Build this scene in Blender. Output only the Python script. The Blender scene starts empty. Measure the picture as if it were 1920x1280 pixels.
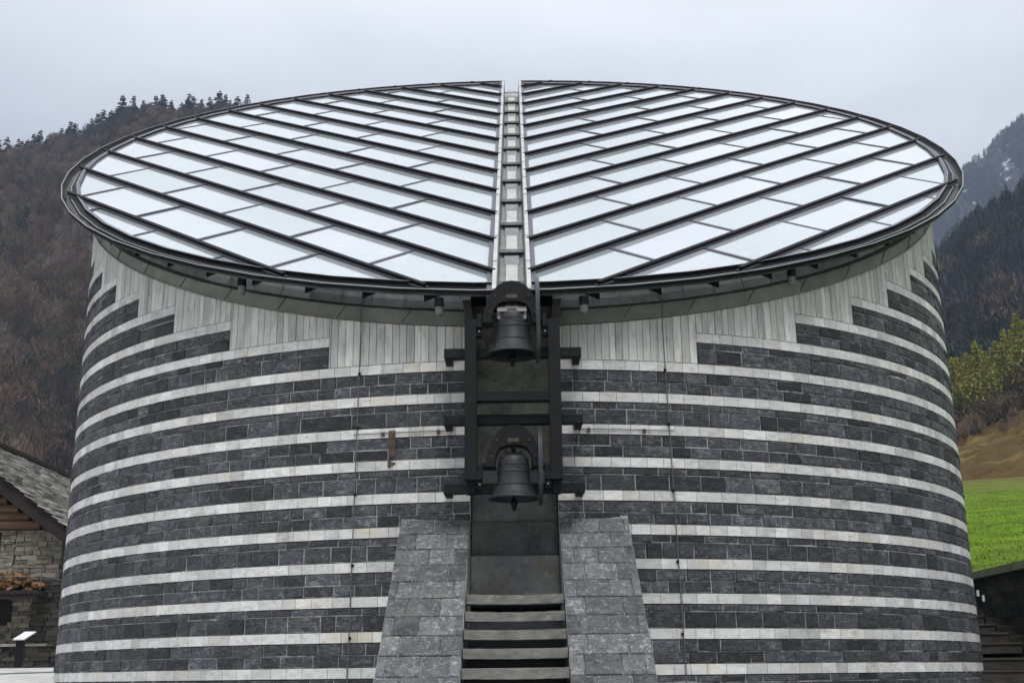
import bpy, math, random
import numpy as np
from mathutils import Vector, Matrix
random.seed(7); RS = np.random.RandomState(11)
R = math.radians
SC = bpy.context.scene; COL = SC.collection

# ------------------------------------------------------------------ camera
cam = bpy.data.objects.new("camera", bpy.data.cameras.new("camera")); COL.objects.link(cam)
_r = Vector((0.9999047, 0.0077764, -0.0114068)); _u = Vector((0.01309662, -0.27298383, 0.96192947)); _f = Vector((-0.00436648, 0.96198719, 0.27305966))
cam.matrix_world = Matrix(((_r.x, _u.x, -_f.x, 0.0644), (_r.y, _u.y, -_f.y, -22.152), (_r.z, _u.z, -_f.z, 1.6), (0, 0, 0, 1)))
cam.data.sensor_width = 36; cam.data.lens = 36 * 2212.35 / 1920
cam.data.clip_start = 0.1; cam.data.clip_end = 6000
SC.camera = cam

# ------------------------------------------------------------------ world and sun
SUN_EL, SUN_AZ = 52, 172     # high veiled sun, behind the camera and slightly to its right
w = bpy.data.worlds.new("World"); SC.world = w; w.use_nodes = True
nt = w.node_tree; N = nt.nodes; N.clear()
out = N.new("ShaderNodeOutputWorld"); bg = N.new("ShaderNodeBackground"); bg.inputs[1].default_value = 0.13
sky = N.new("ShaderNodeTexSky"); sky.sky_type = 'NISHITA'; sky.sun_disc = False
sky.sun_elevation = R(SUN_EL); sky.sun_rotation = R(SUN_AZ)
tc = N.new("ShaderNodeTexCoord"); sep = N.new("ShaderNodeSeparateXYZ"); nt.links.new(tc.outputs['Generated'], sep.inputs[0])
mp = N.new("ShaderNodeMapping"); mp.inputs['Scale'].default_value = (1, 1, 2.6); nt.links.new(tc.outputs['Generated'], mp.inputs[0])
nz = N.new("ShaderNodeTexNoise"); nz.inputs['Scale'].default_value = 2.0; nz.inputs['Detail'].default_value = 6; nz.inputs['Roughness'].default_value = .5
nt.links.new(mp.outputs[0], nz.inputs[0])
cr = N.new("ShaderNodeValToRGB"); cr.color_ramp.elements[0].position = .3; cr.color_ramp.elements[1].position = .72
cr.color_ramp.elements[0].color = (4.5, 4.62, 4.92, 1); cr.color_ramp.elements[1].color = (7.2, 7.35, 7.65, 1)
nt.links.new(nz.outputs[0], cr.inputs[0])
# overcast luminance: brighter towards the zenith (CIE overcast sky)
mr = N.new("ShaderNodeMapRange"); mr.inputs['From Min'].default_value = 0.2; mr.inputs['From Max'].default_value = 1.0
mr.inputs['To Min'].default_value = 0.46; mr.inputs['To Max'].default_value = 2.25
nt.links.new(sep.outputs['Z'], mr.inputs['Value'])
# the cloud deck is thinner, so brighter, towards the east (right)
mew = N.new("ShaderNodeMapRange"); mew.inputs['From Min'].default_value = -.6; mew.inputs['From Max'].default_value = .6; mew.inputs['To Min'].default_value = .88; mew.inputs['To Max'].default_value = 1.14
nt.links.new(sep.outputs['X'], mew.inputs['Value']); mm = N.new("ShaderNodeMath"); mm.operation = 'MULTIPLY'; nt.links.new(mr.outputs[0], mm.inputs[0]); nt.links.new(mew.outputs[0], mm.inputs[1])
vm = N.new("ShaderNodeVectorMath"); vm.operation = 'SCALE'; nt.links.new(cr.outputs[0], vm.inputs[0]); nt.links.new(mm.outputs[0], vm.inputs['Scale'])
mx = N.new("ShaderNodeMixRGB"); mx.inputs[0].default_value = .94
nt.links.new(sky.outputs[0], mx.inputs[1]); nt.links.new(vm.outputs[0], mx.inputs[2])
nt.links.new(mx.outputs[0], bg.inputs[0]); nt.links.new(bg.outputs[0], out.inputs[0])
sun = bpy.data.objects.new("sun", bpy.data.lights.new("sun", 'SUN')); COL.objects.link(sun)
sun.data.energy = 1.1; sun.data.angle = R(18); sun.data.color = (1, .97, .93)
_sd = Vector((math.sin(R(SUN_AZ)) * math.cos(R(SUN_EL)), math.cos(R(SUN_AZ)) * math.cos(R(SUN_EL)), math.sin(R(SUN_EL))))
sun.rotation_euler = (-_sd).to_track_quat('-Z', 'Y').to_euler()
SC.view_settings.view_transform = 'Standard'; SC.view_settings.look = 'None'
SC.view_settings.exposure = 0.26; SC.view_settings.gamma = 1
SC.cycles.volume_bounces = 1; SC.cycles.max_bounces = 6; SC.cycles.transparent_max_bounces = 8

# ------------------------------------------------------------------ helpers
class MB:
    def __init__(s): s.v = []; s.f = []; s.m = []; s.t = []
    def face(s, pts, m=0, t=.5):
        b = len(s.v); s.v += [tuple(p) for p in pts]; s.f.append(tuple(range(b, b + len(pts)))); s.m.append(m); s.t.append(t)
    def hexa(s, p, m=0, t=.5):   # p: 8 points, bottom loop then top loop
        b = len(s.v); s.v += [tuple(q) for q in p]
        for f in ((3, 2, 1, 0), (4, 5, 6, 7), (0, 1, 5, 4), (1, 2, 6, 5), (2, 3, 7, 6), (3, 0, 4, 7)):
            s.f.append(tuple(b + i for i in f)); s.m.append(m); s.t.append(t)
    def box(s, x0, x1, y0, y1, z0, z1, m=0, t=.5):
        s.hexa([(x0, y0, z0), (x1, y0, z0), (x1, y1, z0), (x0, y1, z0), (x0, y0, z1), (x1, y0, z1), (x1, y1, z1), (x0, y1, z1)], m, t)
    def bar(s, a, b, wd, ht, up=(0, 0, 1), m=0, t=.5):
        a = Vector(a); b = Vector(b); d = (b - a).normalized(); up = Vector(up); sd = d.cross(up)
        if sd.length < 1e-4: sd = d.cross(Vector((0, 1, 0)))
        sd.normalize(); u = sd.cross(d).normalized()
        q = []
        for h in (-ht / 2, ht / 2):
            for e, k in ((a, -1), (b, -1), (b, 1), (a, 1)): q.append(e + sd * (k * wd / 2) + u * h)
        s.hexa(q, m, t)
    def tube(s, pts, r, n=8, m=0, t=.5):
        pts = [Vector(p) for p in pts]; rings = []; b0 = len(s.v)
        for i, p in enumerate(pts):
            d = (pts[min(i + 1, len(pts) - 1)] - pts[max(i - 1, 0)]).normalized()
            sd = d.cross(Vector((0, 0, 1)) if abs(d.z) < .9 else Vector((0, 1, 0))).normalized(); u = sd.cross(d)
            rr = r[i] if isinstance(r, (list, tuple)) else r
            for k in range(n):
                a = 2 * math.pi * k / n; s.v.append(tuple(p + (sd * math.cos(a) + u * math.sin(a)) * rr))
        for i in range(len(pts) - 1):
            for k in range(n):
                a = b0 + i * n + k; b = b0 + i * n + (k + 1) % n; s.f.append((a, b, b + n, a + n)); s.m.append(m); s.t.append(t)
        s.f.append(tuple(b0 + k for k in range(n))); s.m.append(m); s.t.append(t)
        s.f.append(tuple(b0 + (len(pts) - 1) * n + k for k in reversed(range(n)))); s.m.append(m); s.t.append(t)
    def lathe(s, prof, c, n=40, m=0, t=.5, ax='z'):
        b0 = len(s.v)
        for (r, h) in prof:
            for k in range(n):
                a = 2 * math.pi * k / n
                if ax == 'z': s.v.append((c[0] + r * math.cos(a), c[1] + r * math.sin(a), c[2] + h))
                else: s.v.append((c[0] + h, c[1] + r * math.cos(a), c[2] + r * math.sin(a)))
        for i in range(len(prof) - 1):
            for k in range(n):
                a = b0 + i * n + k; b = b0 + i * n + (k + 1) % n; s.f.append((a, b, b + n, a + n)); s.m.append(m); s.t.append(t)
    def build(s, name, mats, parent=None, smooth=False, bevel=0):
        me = bpy.data.meshes.new(name); me.from_pydata(s.v, [], s.f)
        if not isinstance(mats, (list, tuple)): mats = [mats]
        for m in mats: me.materials.append(m)
        me.polygons.foreach_set('material_index', s.m)
        at = me.attributes.new('tone', 'FLOAT', 'FACE'); at.data.foreach_set('value', s.t)
        if smooth: me.polygons.foreach_set('use_smooth', [True] * len(s.f))
        me.update()
        o = bpy.data.objects.new(name, me); COL.objects.link(o)
        if parent:
            o.parent = parent; o.matrix_parent_inverse = Matrix.Translation(-WPOS(parent))
        if bevel:
            b = o.modifiers.new('bevel', 'BEVEL'); b.width = bevel; b.segments = 2; b.limit_method = 'ANGLE'
        return o
def WPOS(o): return Vector(o.location)
# children of children carry world coordinates too: their parents (meshes) sit at the thing's origin
def npmesh(name, V, F, T, mats, parent=None, MI=None):
    me = bpy.data.meshes.new(name); nf = len(F); k = F.shape[1]
    me.vertices.add(len(V)); me.vertices.foreach_set('co', np.asarray(V, np.float32).ravel())
    me.loops.add(nf * k); me.loops.foreach_set('vertex_index', F.astype(np.int32).ravel())
    me.polygons.add(nf); me.polygons.foreach_set('loop_start', np.arange(0, nf * k, k, dtype=np.int32))
    me.polygons.foreach_set('loop_total', np.full(nf, k, np.int32))
    at = me.attributes.new('tone', 'FLOAT', 'FACE'); at.data.foreach_set('value', np.asarray(T, np.float32))
    for m in (mats if isinstance(mats, (list, tuple)) else [mats]): me.materials.append(m)
    if MI is not None: me.polygons.foreach_set('material_index', np.asarray(MI, np.int32))
    me.update(calc_edges=True); me.validate()
    o = bpy.data.objects.new(name, me); COL.objects.link(o)
    if parent: o.parent = parent
    return o
def empty(name, loc, label, cat, group=None):
    o = bpy.data.objects.new(name, None); COL.objects.link(o); o.location = loc; o.empty_display_size = .3
    return tag(o, label, cat, group)
def tag(o, label, cat, group=None, kind=None):
    o['label'] = label; o['category'] = cat
    if group: o['group'] = group
    if kind: o['kind'] = kind
    return o
def struct(o, kind='structure', label=None, cat=None):
    o['kind'] = kind
    if label: o['label'] = label; o['category'] = cat
    return o

# ------------------------------------------------------------------ materials
def mat(name, base, rough=.8, var=.25, scale=6., bump=.0, bscale=None, tone=0., metal=0., spec=None, tint=None, spots=None, stretch=(1, 1, 1), detail=6, bdist=.02):
    """procedural: two colours mixed by noise, per-face 'tone' brightening, optional pale or dark spots"""
    m = bpy.data.materials.new(name); m.use_nodes = True; t = m.node_tree; n = t.nodes; L = t.links
    b = n['Principled BSDF']; b.inputs['Roughness'].default_value = rough; b.inputs['Metallic'].default_value = metal
    if spec is not None: b.inputs['Specular IOR Level'].default_value = spec
    tcn = n.new('ShaderNodeTexCoord'); mpn = n.new('ShaderNodeMapping'); mpn.inputs['Scale'].default_value = stretch; L.new(tcn.outputs['Object'], mpn.inputs[0])
    a = n.new('ShaderNodeTexNoise'); a.inputs['Scale'].default_value = scale; a.inputs['Detail'].default_value = detail; a.inputs['Roughness'].default_value = .62
    L.new(mpn.outputs[0], a.inputs['Vector'])
    r = n.new('ShaderNodeValToRGB'); r.color_ramp.elements[0].position = .32; r.color_ramp.elements[1].position = .68
    lo = [c * (1 - var) for c in base]; hi = [min(1, c * (1 + var)) for c in (tint or base)]
    r.color_ramp.elements[0].color = (*lo, 1); r.color_ramp.elements[1].color = (*hi, 1)
    L.new(a.outputs[0], r.inputs[0]); cur = r.outputs[0]
    if spots:
        for (sc, thr, soft, col, amt, *st_) in spots:
            q = n.new('ShaderNodeTexNoise'); q.inputs['Scale'].default_value = sc; q.inputs['Detail'].default_value = 7; q.inputs['Roughness'].default_value = .7
            mp2 = n.new('ShaderNodeMapping'); mp2.inputs['Location'].default_value = (sc * 3.1, 7.7, 2.2); mp2.inputs['Scale'].default_value = st_[0] if st_ else stretch
            L.new(tcn.outputs['Object'], mp2.inputs[0]); L.new(mp2.outputs[0], q.inputs['Vector'])
            k = n.new('ShaderNodeMapRange'); k.inputs['From Min'].default_value = thr; k.inputs['From Max'].default_value = thr + soft; k.inputs['To Max'].default_value = amt
            L.new(q.outputs[0], k.inputs['Value'])
            x = n.new('ShaderNodeMixRGB'); L.new(k.outputs[0], x.inputs[0]); L.new(cur, x.inputs[1]); x.inputs[2].default_value = (*col, 1); cur = x.outputs[0]
    if tone:
        at = n.new('ShaderNodeAttribute'); at.attribute_name = 'tone'
        k = n.new('ShaderNodeMapRange'); k.inputs['To Min'].default_value = 1 - tone; k.inputs['To Max'].default_value = 1 + tone; L.new(at.outputs['Fac'], k.inputs['Value'])
        v = n.new('ShaderNodeVectorMath'); v.operation = 'SCALE'; L.new(cur, v.inputs[0]); L.new(k.outputs[0], v.inputs['Scale']); cur = v.outputs[0]
    L.new(cur, b.inputs['Base Color'])
    if bump:
        c = n.new('ShaderNodeTexNoise'); c.inputs['Scale'].default_value = bscale or scale * 3; c.inputs['Detail'].default_value = 8; c.inputs['Roughness'].default_value = .65
        L.new(mpn.outputs[0], c.inputs['Vector'])
        bp = n.new('ShaderNodeBump'); bp.inputs['Strength'].default_value = bump; bp.inputs['Distance'].default_value = bdist
        L.new(c.outputs[0], bp.inputs['Height']); L.new(bp.outputs[0], b.inputs['Normal'])
    return m
M = {}
M['dark_stone'] = mat('dark_gneiss', (.043, .048, .056), .8, .5, 6, 1., 12, tone=.62, bdist=.035, spots=[(9, .53, .09, (.17, .175, .18), .6), (16, .55, .1, (.012, .013, .015), .8), (30, .56, .05, (.22, .23, .24), .55), (38, .57, .05, (.008, .009, .011), .6), (2.6, .60, .10, (.15, .15, .145), .35, (1.6, 1.6, .12)), (2.2, .6, .2, (.12, .11, .095), .4), (1.0, .62, .06, (.22, .22, .215), .5)], stretch=(1, 1, 1.6))
M['white_stone'] = mat('white_marble', (.60, .60, .59), .6, .14, 7, .35, 22, tone=.24, spots=[(7, .54, .10, (.36, .355, .34), .6), (18, .6, .08, (.30, .29, .27), .6), (1.1, .56, .12, (.62, .55, .41), .6), (.6, .6, .06, (.30, .27, .22), .45), (3, .58, .1, (.33, .32, .29), .45, (1.6, 1.6, .12)), (40, .62, .05, (.25, .25, .24), .5)], stretch=(1, 1, 2))
M['slab'] = mat('grey_marble', (.57, .57, .55), .6, .16, 5, .3, 18, tone=.26, spots=[(5, .53, .12, (.30, .30, .29), .65), (16, .62, .08, (.2, .2, .19), .5), (4, .57, .1, (.27, .27, .25), .5, (2, 2, .1)), (1.1, .58, .15, (.52, .49, .40), .5)], stretch=(2, 2, .5))
M['mortar'] = mat('pale_mortar', (.34, .345, .34), .95, .25, 9, .3, spots=[(4, .50, .12, (.045, .046, .05), .8)])
M['gap'] = mat('dark_joint_and_shade', (.018, .018, .02), .95, .1, 5)  # real joints, and painted shade at courses, lips, flashing and treads
M['flank'] = mat('lichened_granite', (.094, .099, .103), .85, .35, 6, 1., 16, tone=.5, bdist=.02, spots=[(14, .54, .06, (.31, .32, .31), .6), (3.2, .54, .12, (.19, .19, .17), .5), (34, .57, .06, (.42, .43, .42), .45), (1.1, .55, .1, (.07, .075, .065), .55), (24, .57, .05, (.03, .032, .035), .6), (7, .60, .1, (.05, .052, .055), .7), (1.5, .58, .1, (.15, .145, .12), .5)])
M['fjoint'] = mat('weathered_joint', (.32, .32, .31), .95, .3, 5, .3, spots=[(5, .48, .1, (.05, .05, .05), .8)])
M['tread'] = mat('granite_tread', (.175, .175, .155), .85, .35, 8, .7, 20, tone=.1, spots=[(10, .55, .1, (.3, .3, .27), .6)], stretch=(.6, 1, 1))
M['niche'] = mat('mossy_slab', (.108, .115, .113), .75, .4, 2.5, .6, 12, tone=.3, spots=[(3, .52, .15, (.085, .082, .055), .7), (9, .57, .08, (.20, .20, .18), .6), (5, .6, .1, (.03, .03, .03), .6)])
M['niche_up'] = mat('lichened_lightened_slab', (.20, .205, .165), .8, .4, 4, .6, 14, tone=.2, spots=[(7, .54, .1, (.10, .10, .09), .7), (18, .56, .08, (.32, .32, .28), .5)])  # lichened stone, colour lightened to offset the roof's shade
M['zinc'] = mat('weathered_zinc', (.66, .72, .74), .42, .2, 3, .1, tone=.3, metal=.3, spots=[(2, .55, .2, (.26, .30, .25), .7)])
M['zinc_green'] = mat('lichened_zinc', (.20, .215, .185), .65, .25, 2, .1, tone=.16, metal=.2, spots=[(3, .55, .15, (.29, .30, .25), .6), (1.2, .58, .1, (.14, .17, .12), .6)])
M['pipe_end'] = mat('dull_pipe_metal', (.12, .135, .13), .6, .2, 6, 0, metal=.2)
M['black'] = mat('black_painted_steel', (.007, .007, .008), .55, .3, 8, .05, tone=.1, spec=.12)
M['steel'] = mat('dark_bell_frame_steel', (.0095, .0095, .011), .5, .25, 6, .05, tone=.1, spec=.18, spots=[(6, .68, .1, (.035, .032, .03), .5)])
M['rib_grey'] = mat('grey_aluminium', (.12, .12, .145), .45, .15, 6, 0, metal=.3, spec=.2)
M['lip'] = mat('bright_aluminium_edge', (.24, .24, .25), .4, .1, 6, 0, metal=.4)
M['trough'] = mat('grimy_gutter_metal', (.045, .05, .046), .55, .4, 4, .1, metal=.3, spots=[(6, .6, .12, (.13, .14, .12), .6)])
M['coping'] = mat('pale_coping', (.52, .51, .49), .6, .15, 5, .15, tone=.08, spots=[(7, .6, .12, (.3, .3, .29), .5)])
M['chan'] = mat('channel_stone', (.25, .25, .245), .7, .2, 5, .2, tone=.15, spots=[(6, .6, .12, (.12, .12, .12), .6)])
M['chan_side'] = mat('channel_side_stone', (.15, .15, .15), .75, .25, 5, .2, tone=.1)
M['bronze'] = mat('dark_patinated_bronze', (.036, .041, .043), .5, .25, 7, .12, 25, metal=.55, spots=[(6, .58, .15, (.10, .115, .11), .55), (3, .62, .12, (.09, .07, .05), .5)], stretch=(1, 1, .5))
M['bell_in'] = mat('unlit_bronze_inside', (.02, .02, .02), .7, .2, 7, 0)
M['cable'] = mat('dull_copper_cable', (.12, .122, .12), .5, .2, 8, 0, metal=.3)
M['rust'] = mat('rusty_iron', (.075, .055, .04), .85, .4, 12, .3, spots=[(9, .55, .12, (.02, .018, .016), .7)])
gm = bpy.data.materials.new('mirror_like_roof_glass'); gm.use_nodes = True; M['glass'] = gm
_b = gm.node_tree.nodes['Principled BSDF']; _b.inputs['Metallic'].default_value = .42; _b.inputs['Roughness'].default_value = .09
_t = gm.node_tree; _at = _t.nodes.new('ShaderNodeAttribute'); _at.attribute_name = 'tone'
_cr = _t.nodes.new('ShaderNodeValToRGB'); _cr.color_ramp.elements[0].color = (.47, .525, .525, 1); _cr.color_ramp.elements[1].color = (.58, .605, .64, 1)
_tc = _t.nodes.new('ShaderNodeTexCoord'); _mx = None; _col = None
_t.links.new(_at.outputs['Fac'], _cr.inputs[0]); _col = _cr.outputs[0]
for _sc, _th, _so, _cc, _am, _str in ((.45, .45, .25, (.40, .45, .46), .35, (1, .6, .6)), (2.2, .60, .12, (.66, .68, .69), .35, (1, .5, .5)), (9, .64, .06, (.36, .37, .35), .35, (1, 1, 1))):   # dirt, plus uneven cloud reflection mixed into the glass colour
    _mp = _t.nodes.new('ShaderNodeMapping'); _mp.inputs['Scale'].default_value = _str; _t.links.new(_tc.outputs['Object'], _mp.inputs[0])
    _nn = _t.nodes.new('ShaderNodeTexNoise'); _nn.inputs['Scale'].default_value = _sc; _nn.inputs['Detail'].default_value = 5; _t.links.new(_mp.outputs[0], _nn.inputs['Vector'])
    _mr = _t.nodes.new('ShaderNodeMapRange'); _mr.inputs['From Min'].default_value = _th; _mr.inputs['From Max'].default_value = _th + _so; _mr.inputs['To Max'].default_value = _am; _t.links.new(_nn.outputs[0], _mr.inputs['Value'])
    _mx = _t.nodes.new('ShaderNodeMixRGB'); _mx.inputs[2].default_value = (*_cc, 1); _t.links.new(_mr.outputs[0], _mx.inputs[0]); _t.links.new(_col, _mx.inputs[1]); _col = _mx.outputs[0]
_t.links.new(_col, _b.inputs['Base Color'])

# ------------------------------------------------------------------ wall geometry: an elliptical drum cut by a sloping plane
A_, B_ = 8.0, 6.723
ZT0, SL = 11.232, 0.746
def ztop(y): return ZT0 + SL * y
_th = np.linspace(-math.pi / 2, math.pi * 1.5, 8001)
_ex = A_ * np.cos(_th); _ey = B_ * np.sin(_th)
_s = np.r_[0, np.cumsum(np.hypot(np.diff(_ex), np.diff(_ey)))]; PER = _s[-1]
def ell(s, off=0.):
    th = np.interp(s % PER, _s, _th)
    x = A_ * math.cos(th); y = B_ * math.sin(th)
    nx = math.cos(th) / A_; ny = math.sin(th) / B_; l = math.hypot(nx, ny)
    return x + nx / l * off, y + ny / l * off
def P(s, z, off=0.):
    x, y = ell(s, off); return (x, y, z)
def s_of_y(y):    # right-hand half, front to back
    th = math.asin(max(-1, min(1, y / B_))); return float(np.interp(th, _th, _s))
def s_of_x(x): return float(np.interp(math.asin(x / A_) - math.pi / 2, _th, _s))
BP, BW, Z0 = .44299, .13628, 5.7216
NX = .575                                      # half width of the bell niche
SN = s_of_x(NX); SMAX = 15.5
def wtop(n): return Z0 - BP * n
def send(n):                                    # inner end of the stepped dark band n (below white band n)
    if n >= 0: return SN
    y = (wtop(n) - BW + .45 - ZT0) / SL
    return s_of_y(y)

church = empty('church', (0, 0, 0), 'oval church of striped dark and white stone with a sloping round glass roof', 'church')
wb = MB()
def stone(mb, s0, s1, z0, z1, prot, m, t, jit=0., ins=.008, gap=.004):
    s0 += gap; s1 -= gap; z0 += gap; z1 -= gap
    j = lambda: random.uniform(-jit, jit)
    o = [P(s0, z0, -.008), P(s1, z0, -.008), P(s1, z1, -.008), P(s0, z1, -.008)]
    i = [P(s0 + ins + j(), z0 + ins + j(), prot + j()), P(s1 - ins + j(), z0 + ins + j(), prot + j()), P(s1 - ins + j(), z1 - ins + j(), prot + j()), P(s0 + ins + j(), z1 - ins + j(), prot + j())]
    b = len(mb.v); mb.v += o + i
    for f in ((4, 5, 6, 7), (0, 1, 5, 4), (1, 2, 6, 5), (2, 3, 7, 6), (3, 0, 4, 7)):
        mb.f.append(tuple(b + k for k in f)); mb.m.append(m); mb.t.append(t)
def row(mb, sa, sb, z0, z1, kind):
    s = sa
    while s < sb - .02:
        if kind == 'w':
            L = random.choice((.2, .23, .23, .26, .3, .36)); e = min(sb, s + L)
            t = min(1, max(0, random.gauss(.52, .23)))
            stone(mb, s, e, z0, z1, .008, 1, t, .0008, ins=.003, gap=.0012)
        else:
            L = random.uniform(.2, .5) * (1.1 if z1 - z0 < .12 else 1); e = min(sb, s + L)
            if sb - e < .12: e = sb
            stone(mb, s, e, z0, z1, random.uniform(.002, .02), 0, min(1, max(0, random.gauss(.45, .27))), .006, ins=.008, gap=.0055)
        s = e
for sg in (1, -1):
    sub = MB()
    for n in range(-22, 13):
        a = send(n); zt = wtop(n); zb = zt - BW
        if a < SMAX: row(sub, a, SMAX, zb, zt, 'w')
        zt2, zb2 = zb, wtop(n + 1); h = zt2 - zb2; a2 = send(n)
        if a2 < SMAX:
            mid = zb2 + (h * .5 if n % 2 == 0 else h * .69)
            row(sub, a2, SMAX, mid, zt2 - .006, 'd'); row(sub, a2, SMAX, zb2 + .006, mid, 'd')
            for zz in (zt2, zb2):    # dark strips painting the shadow line between dark and white courses
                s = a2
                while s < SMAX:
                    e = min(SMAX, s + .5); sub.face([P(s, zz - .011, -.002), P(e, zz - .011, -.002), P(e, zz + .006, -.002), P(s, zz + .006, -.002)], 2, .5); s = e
            if n < 0: sub.face([P(a2 - .012, zb2, -.003), P(a2 + .004, zb2, -.003), P(a2 + .004, zt2, -.003), P(a2 - .012, zt2, -.003)], 2, .5)
    if sg == -1: sub.v = [(-x, y, z) for x, y, z in sub.v]; sub.f = [tuple(reversed(f)) for f in sub.f]
    b = len(wb.v); wb.v += sub.v; wb.f += [tuple(b + i for i in f) for f in sub.f]; wb.m += sub.m; wb.t += sub.t
# mortar core behind the stones, full ring, open at the niche
for i in range(200):
    s0 = SN + (PER - 2 * SN) * i / 200; s1 = SN + (PER - 2 * SN) * (i + 1) / 200
    a = P(s0, .2, -.0055); b_ = P(s1, .2, -.0055); wb.face([a, b_, (b_[0], b_[1], ztop(b_[1]) - .01), (a[0], a[1], ztop(a[1]) - .01)], 3, .5)
    a2 = P(s0, 0, -.5); b2 = P(s1, 0, -.5)
    wb.face([(a[0], a[1], ztop(a[1]) - .01), (b_[0], b_[1], ztop(b_[1]) - .01), (b2[0], b2[1], ztop(b_[1]) - .01), (a2[0], a2[1], ztop(a[1]) - .01)], 3, .5)
for sg in (1, -1):                              # cheeks of the niche
    y0 = -B_ + .02
    for z0, z1 in ((.2, 3.6), (3.6, 6.21)): wb.face([(sg * NX, y0, z0), (sg * NX, y0 + 1.2, z0), (sg * NX, y0 + 1.2, z1), (sg * NX, y0, z1)], 0, .35)
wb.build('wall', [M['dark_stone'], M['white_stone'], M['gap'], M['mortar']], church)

# upright slabs of grey marble above the stepped bands
for sg in (1, -1):
    cb = MB()
    s = SN; ends = [(send(n), n) for n in range(-1, -23, -1)]
    while s < SMAX:
        e = s + random.uniform(.088, .125)
        zb = wtop(0)
        for (se, n) in ends:
            if s >= se - .001: zb = wtop(n)
        for (se, n) in ends:
            if s < se - .03 < e or s < se < e: e = se
        if e - s < .03: e = s + .05
        y0 = ell(s)[1]; y1 = ell(e)[1]; g = .006; t = min(1, max(0, random.gauss(.5, .25))); pr = random.uniform(.003, .012)
        zt0 = ztop(y0) - .03; zt1 = ztop(y1) - .03
        if zt0 > zb + .05:
            X = lambda q: (sg * q[0], q[1], q[2])
            o = [X(P(s + .001, zb + .003, -.012)), X(P(e - .001, zb + .003, -.012)), X(P(e - .001, zt1, -.012)), X(P(s + .001, zt0, -.012))]
            i_ = [X(P(s + g, zb + .008, pr)), X(P(e - g, zb + .008, pr)), X(P(e - g, zt1, pr)), X(P(s + g, zt0, pr))]
            b = len(cb.v); cb.v += o + i_
            for f in ((4, 5, 6, 7), (0, 1, 5, 4), (1, 2, 6, 5), (2, 3, 7, 6), (3, 0, 4, 7)):
                ff = tuple(b + k for k in f); cb.f.append(ff if sg == 1 else tuple(reversed(ff))); cb.m.append(0); cb.t.append(t)
            cb.face([X(P(s - .004, zb, -.008)), X(P(s + .004, zb, -.008)), X(P(s + .004, zt0, -.008)), X(P(s - .004, zt0, -.008))], 1, .5)
        s = e
    cb.build('slab_cladding', [M['slab'], M['gap']], church)

# ------------------------------------------------------------------ niche, stair flanks, treads
def slabpart(name, x0, x1, y0, y1, z0, z1, m, t=.5, bev=.008):
    b = MB(); b.box(x0, x1, y0, y1, z0, z1, 0, t); return b.build(name, m, church, bevel=bev)
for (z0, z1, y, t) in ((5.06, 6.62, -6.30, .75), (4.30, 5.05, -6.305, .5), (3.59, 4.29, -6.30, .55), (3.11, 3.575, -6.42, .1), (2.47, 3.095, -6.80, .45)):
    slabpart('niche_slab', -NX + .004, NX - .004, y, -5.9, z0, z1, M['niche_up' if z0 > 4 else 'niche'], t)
FZ, FY = 3.575, -6.70                           # top of the sloping stair flanks
def fpt(x, k, off=0.):                         # k: distance down the slope in metres (plan)
    return (x, FY - k - off * .598, FZ - .755 * k + off * .8)
for sg in (1, -1):
    fb = MB(); X0, X1 = .582, 1.482
    K = 4.2
    body = [(x, y, z) for x in (X0, X1) for (y, z) in ((FY + .3, .2), (FY - K, .2), (FY - K, FZ - .755 * K - .02), (FY + .3, FZ - .02 + .226 - .0))]
    a = [(sg * x, y, z) for x, y, z in body]
    for f in ((0, 1, 2, 3), (4, 7, 6, 5), (0, 4, 5, 1), (1, 5, 6, 2), (2, 6, 7, 3)):
        fb.face([a[i] for i in f], 1, .3)
    k = 0.; i = 0
    while k < K:
        k1 = k + .29; edges = [X0]
        if i % 2 == 0: edges += [X0 + random.uniform(.08, .16), X0 + random.uniform(.42, .55), X1 - random.uniform(.07, .12)]
        else: edges += [X0 + random.uniform(.2, .28), X1 - random.uniform(.2, .27)]
        edges.append(X1)
        for q in range(len(edges) - 1):
            u0 = edges[q] + .0055; u1 = edges[q + 1] - .0055; t = random.uniform(.1, .9); pr = random.uniform(.002, .011)
            j = lambda: random.uniform(-.003, .003)
            o = [fpt(u0, k + .0055, -.006), fpt(u1, k + .0055, -.006), fpt(u1, k1 - .0055, -.006), fpt(u0, k1 - .0055, -.006)]
            ii = [fpt(u0 + .005 + j(), k + .009 + j(), pr), fpt(u1 - .005 + j(), k + .009 + j(), pr), fpt(u1 - .005 + j(), k1 - .009 + j(), pr + j()), fpt(u0 + .005 + j(), k1 - .009 + j(), pr)]
            p8 = [(sg * x, y, z) for x, y, z in o + ii]; b = len(fb.v); fb.v += p8
            for f in ((4, 5, 6, 7), (0, 1, 5, 4), (1, 2, 6, 5), (2, 3, 7, 6), (3, 0, 4, 7)):
                fb.f.append(tuple(b + e for e in f)); fb.m.append(0); fb.t.append(t)
        k = k1; i += 1
    fb.build('stair_flank', [M['flank'], M['fjoint']], church)
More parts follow.
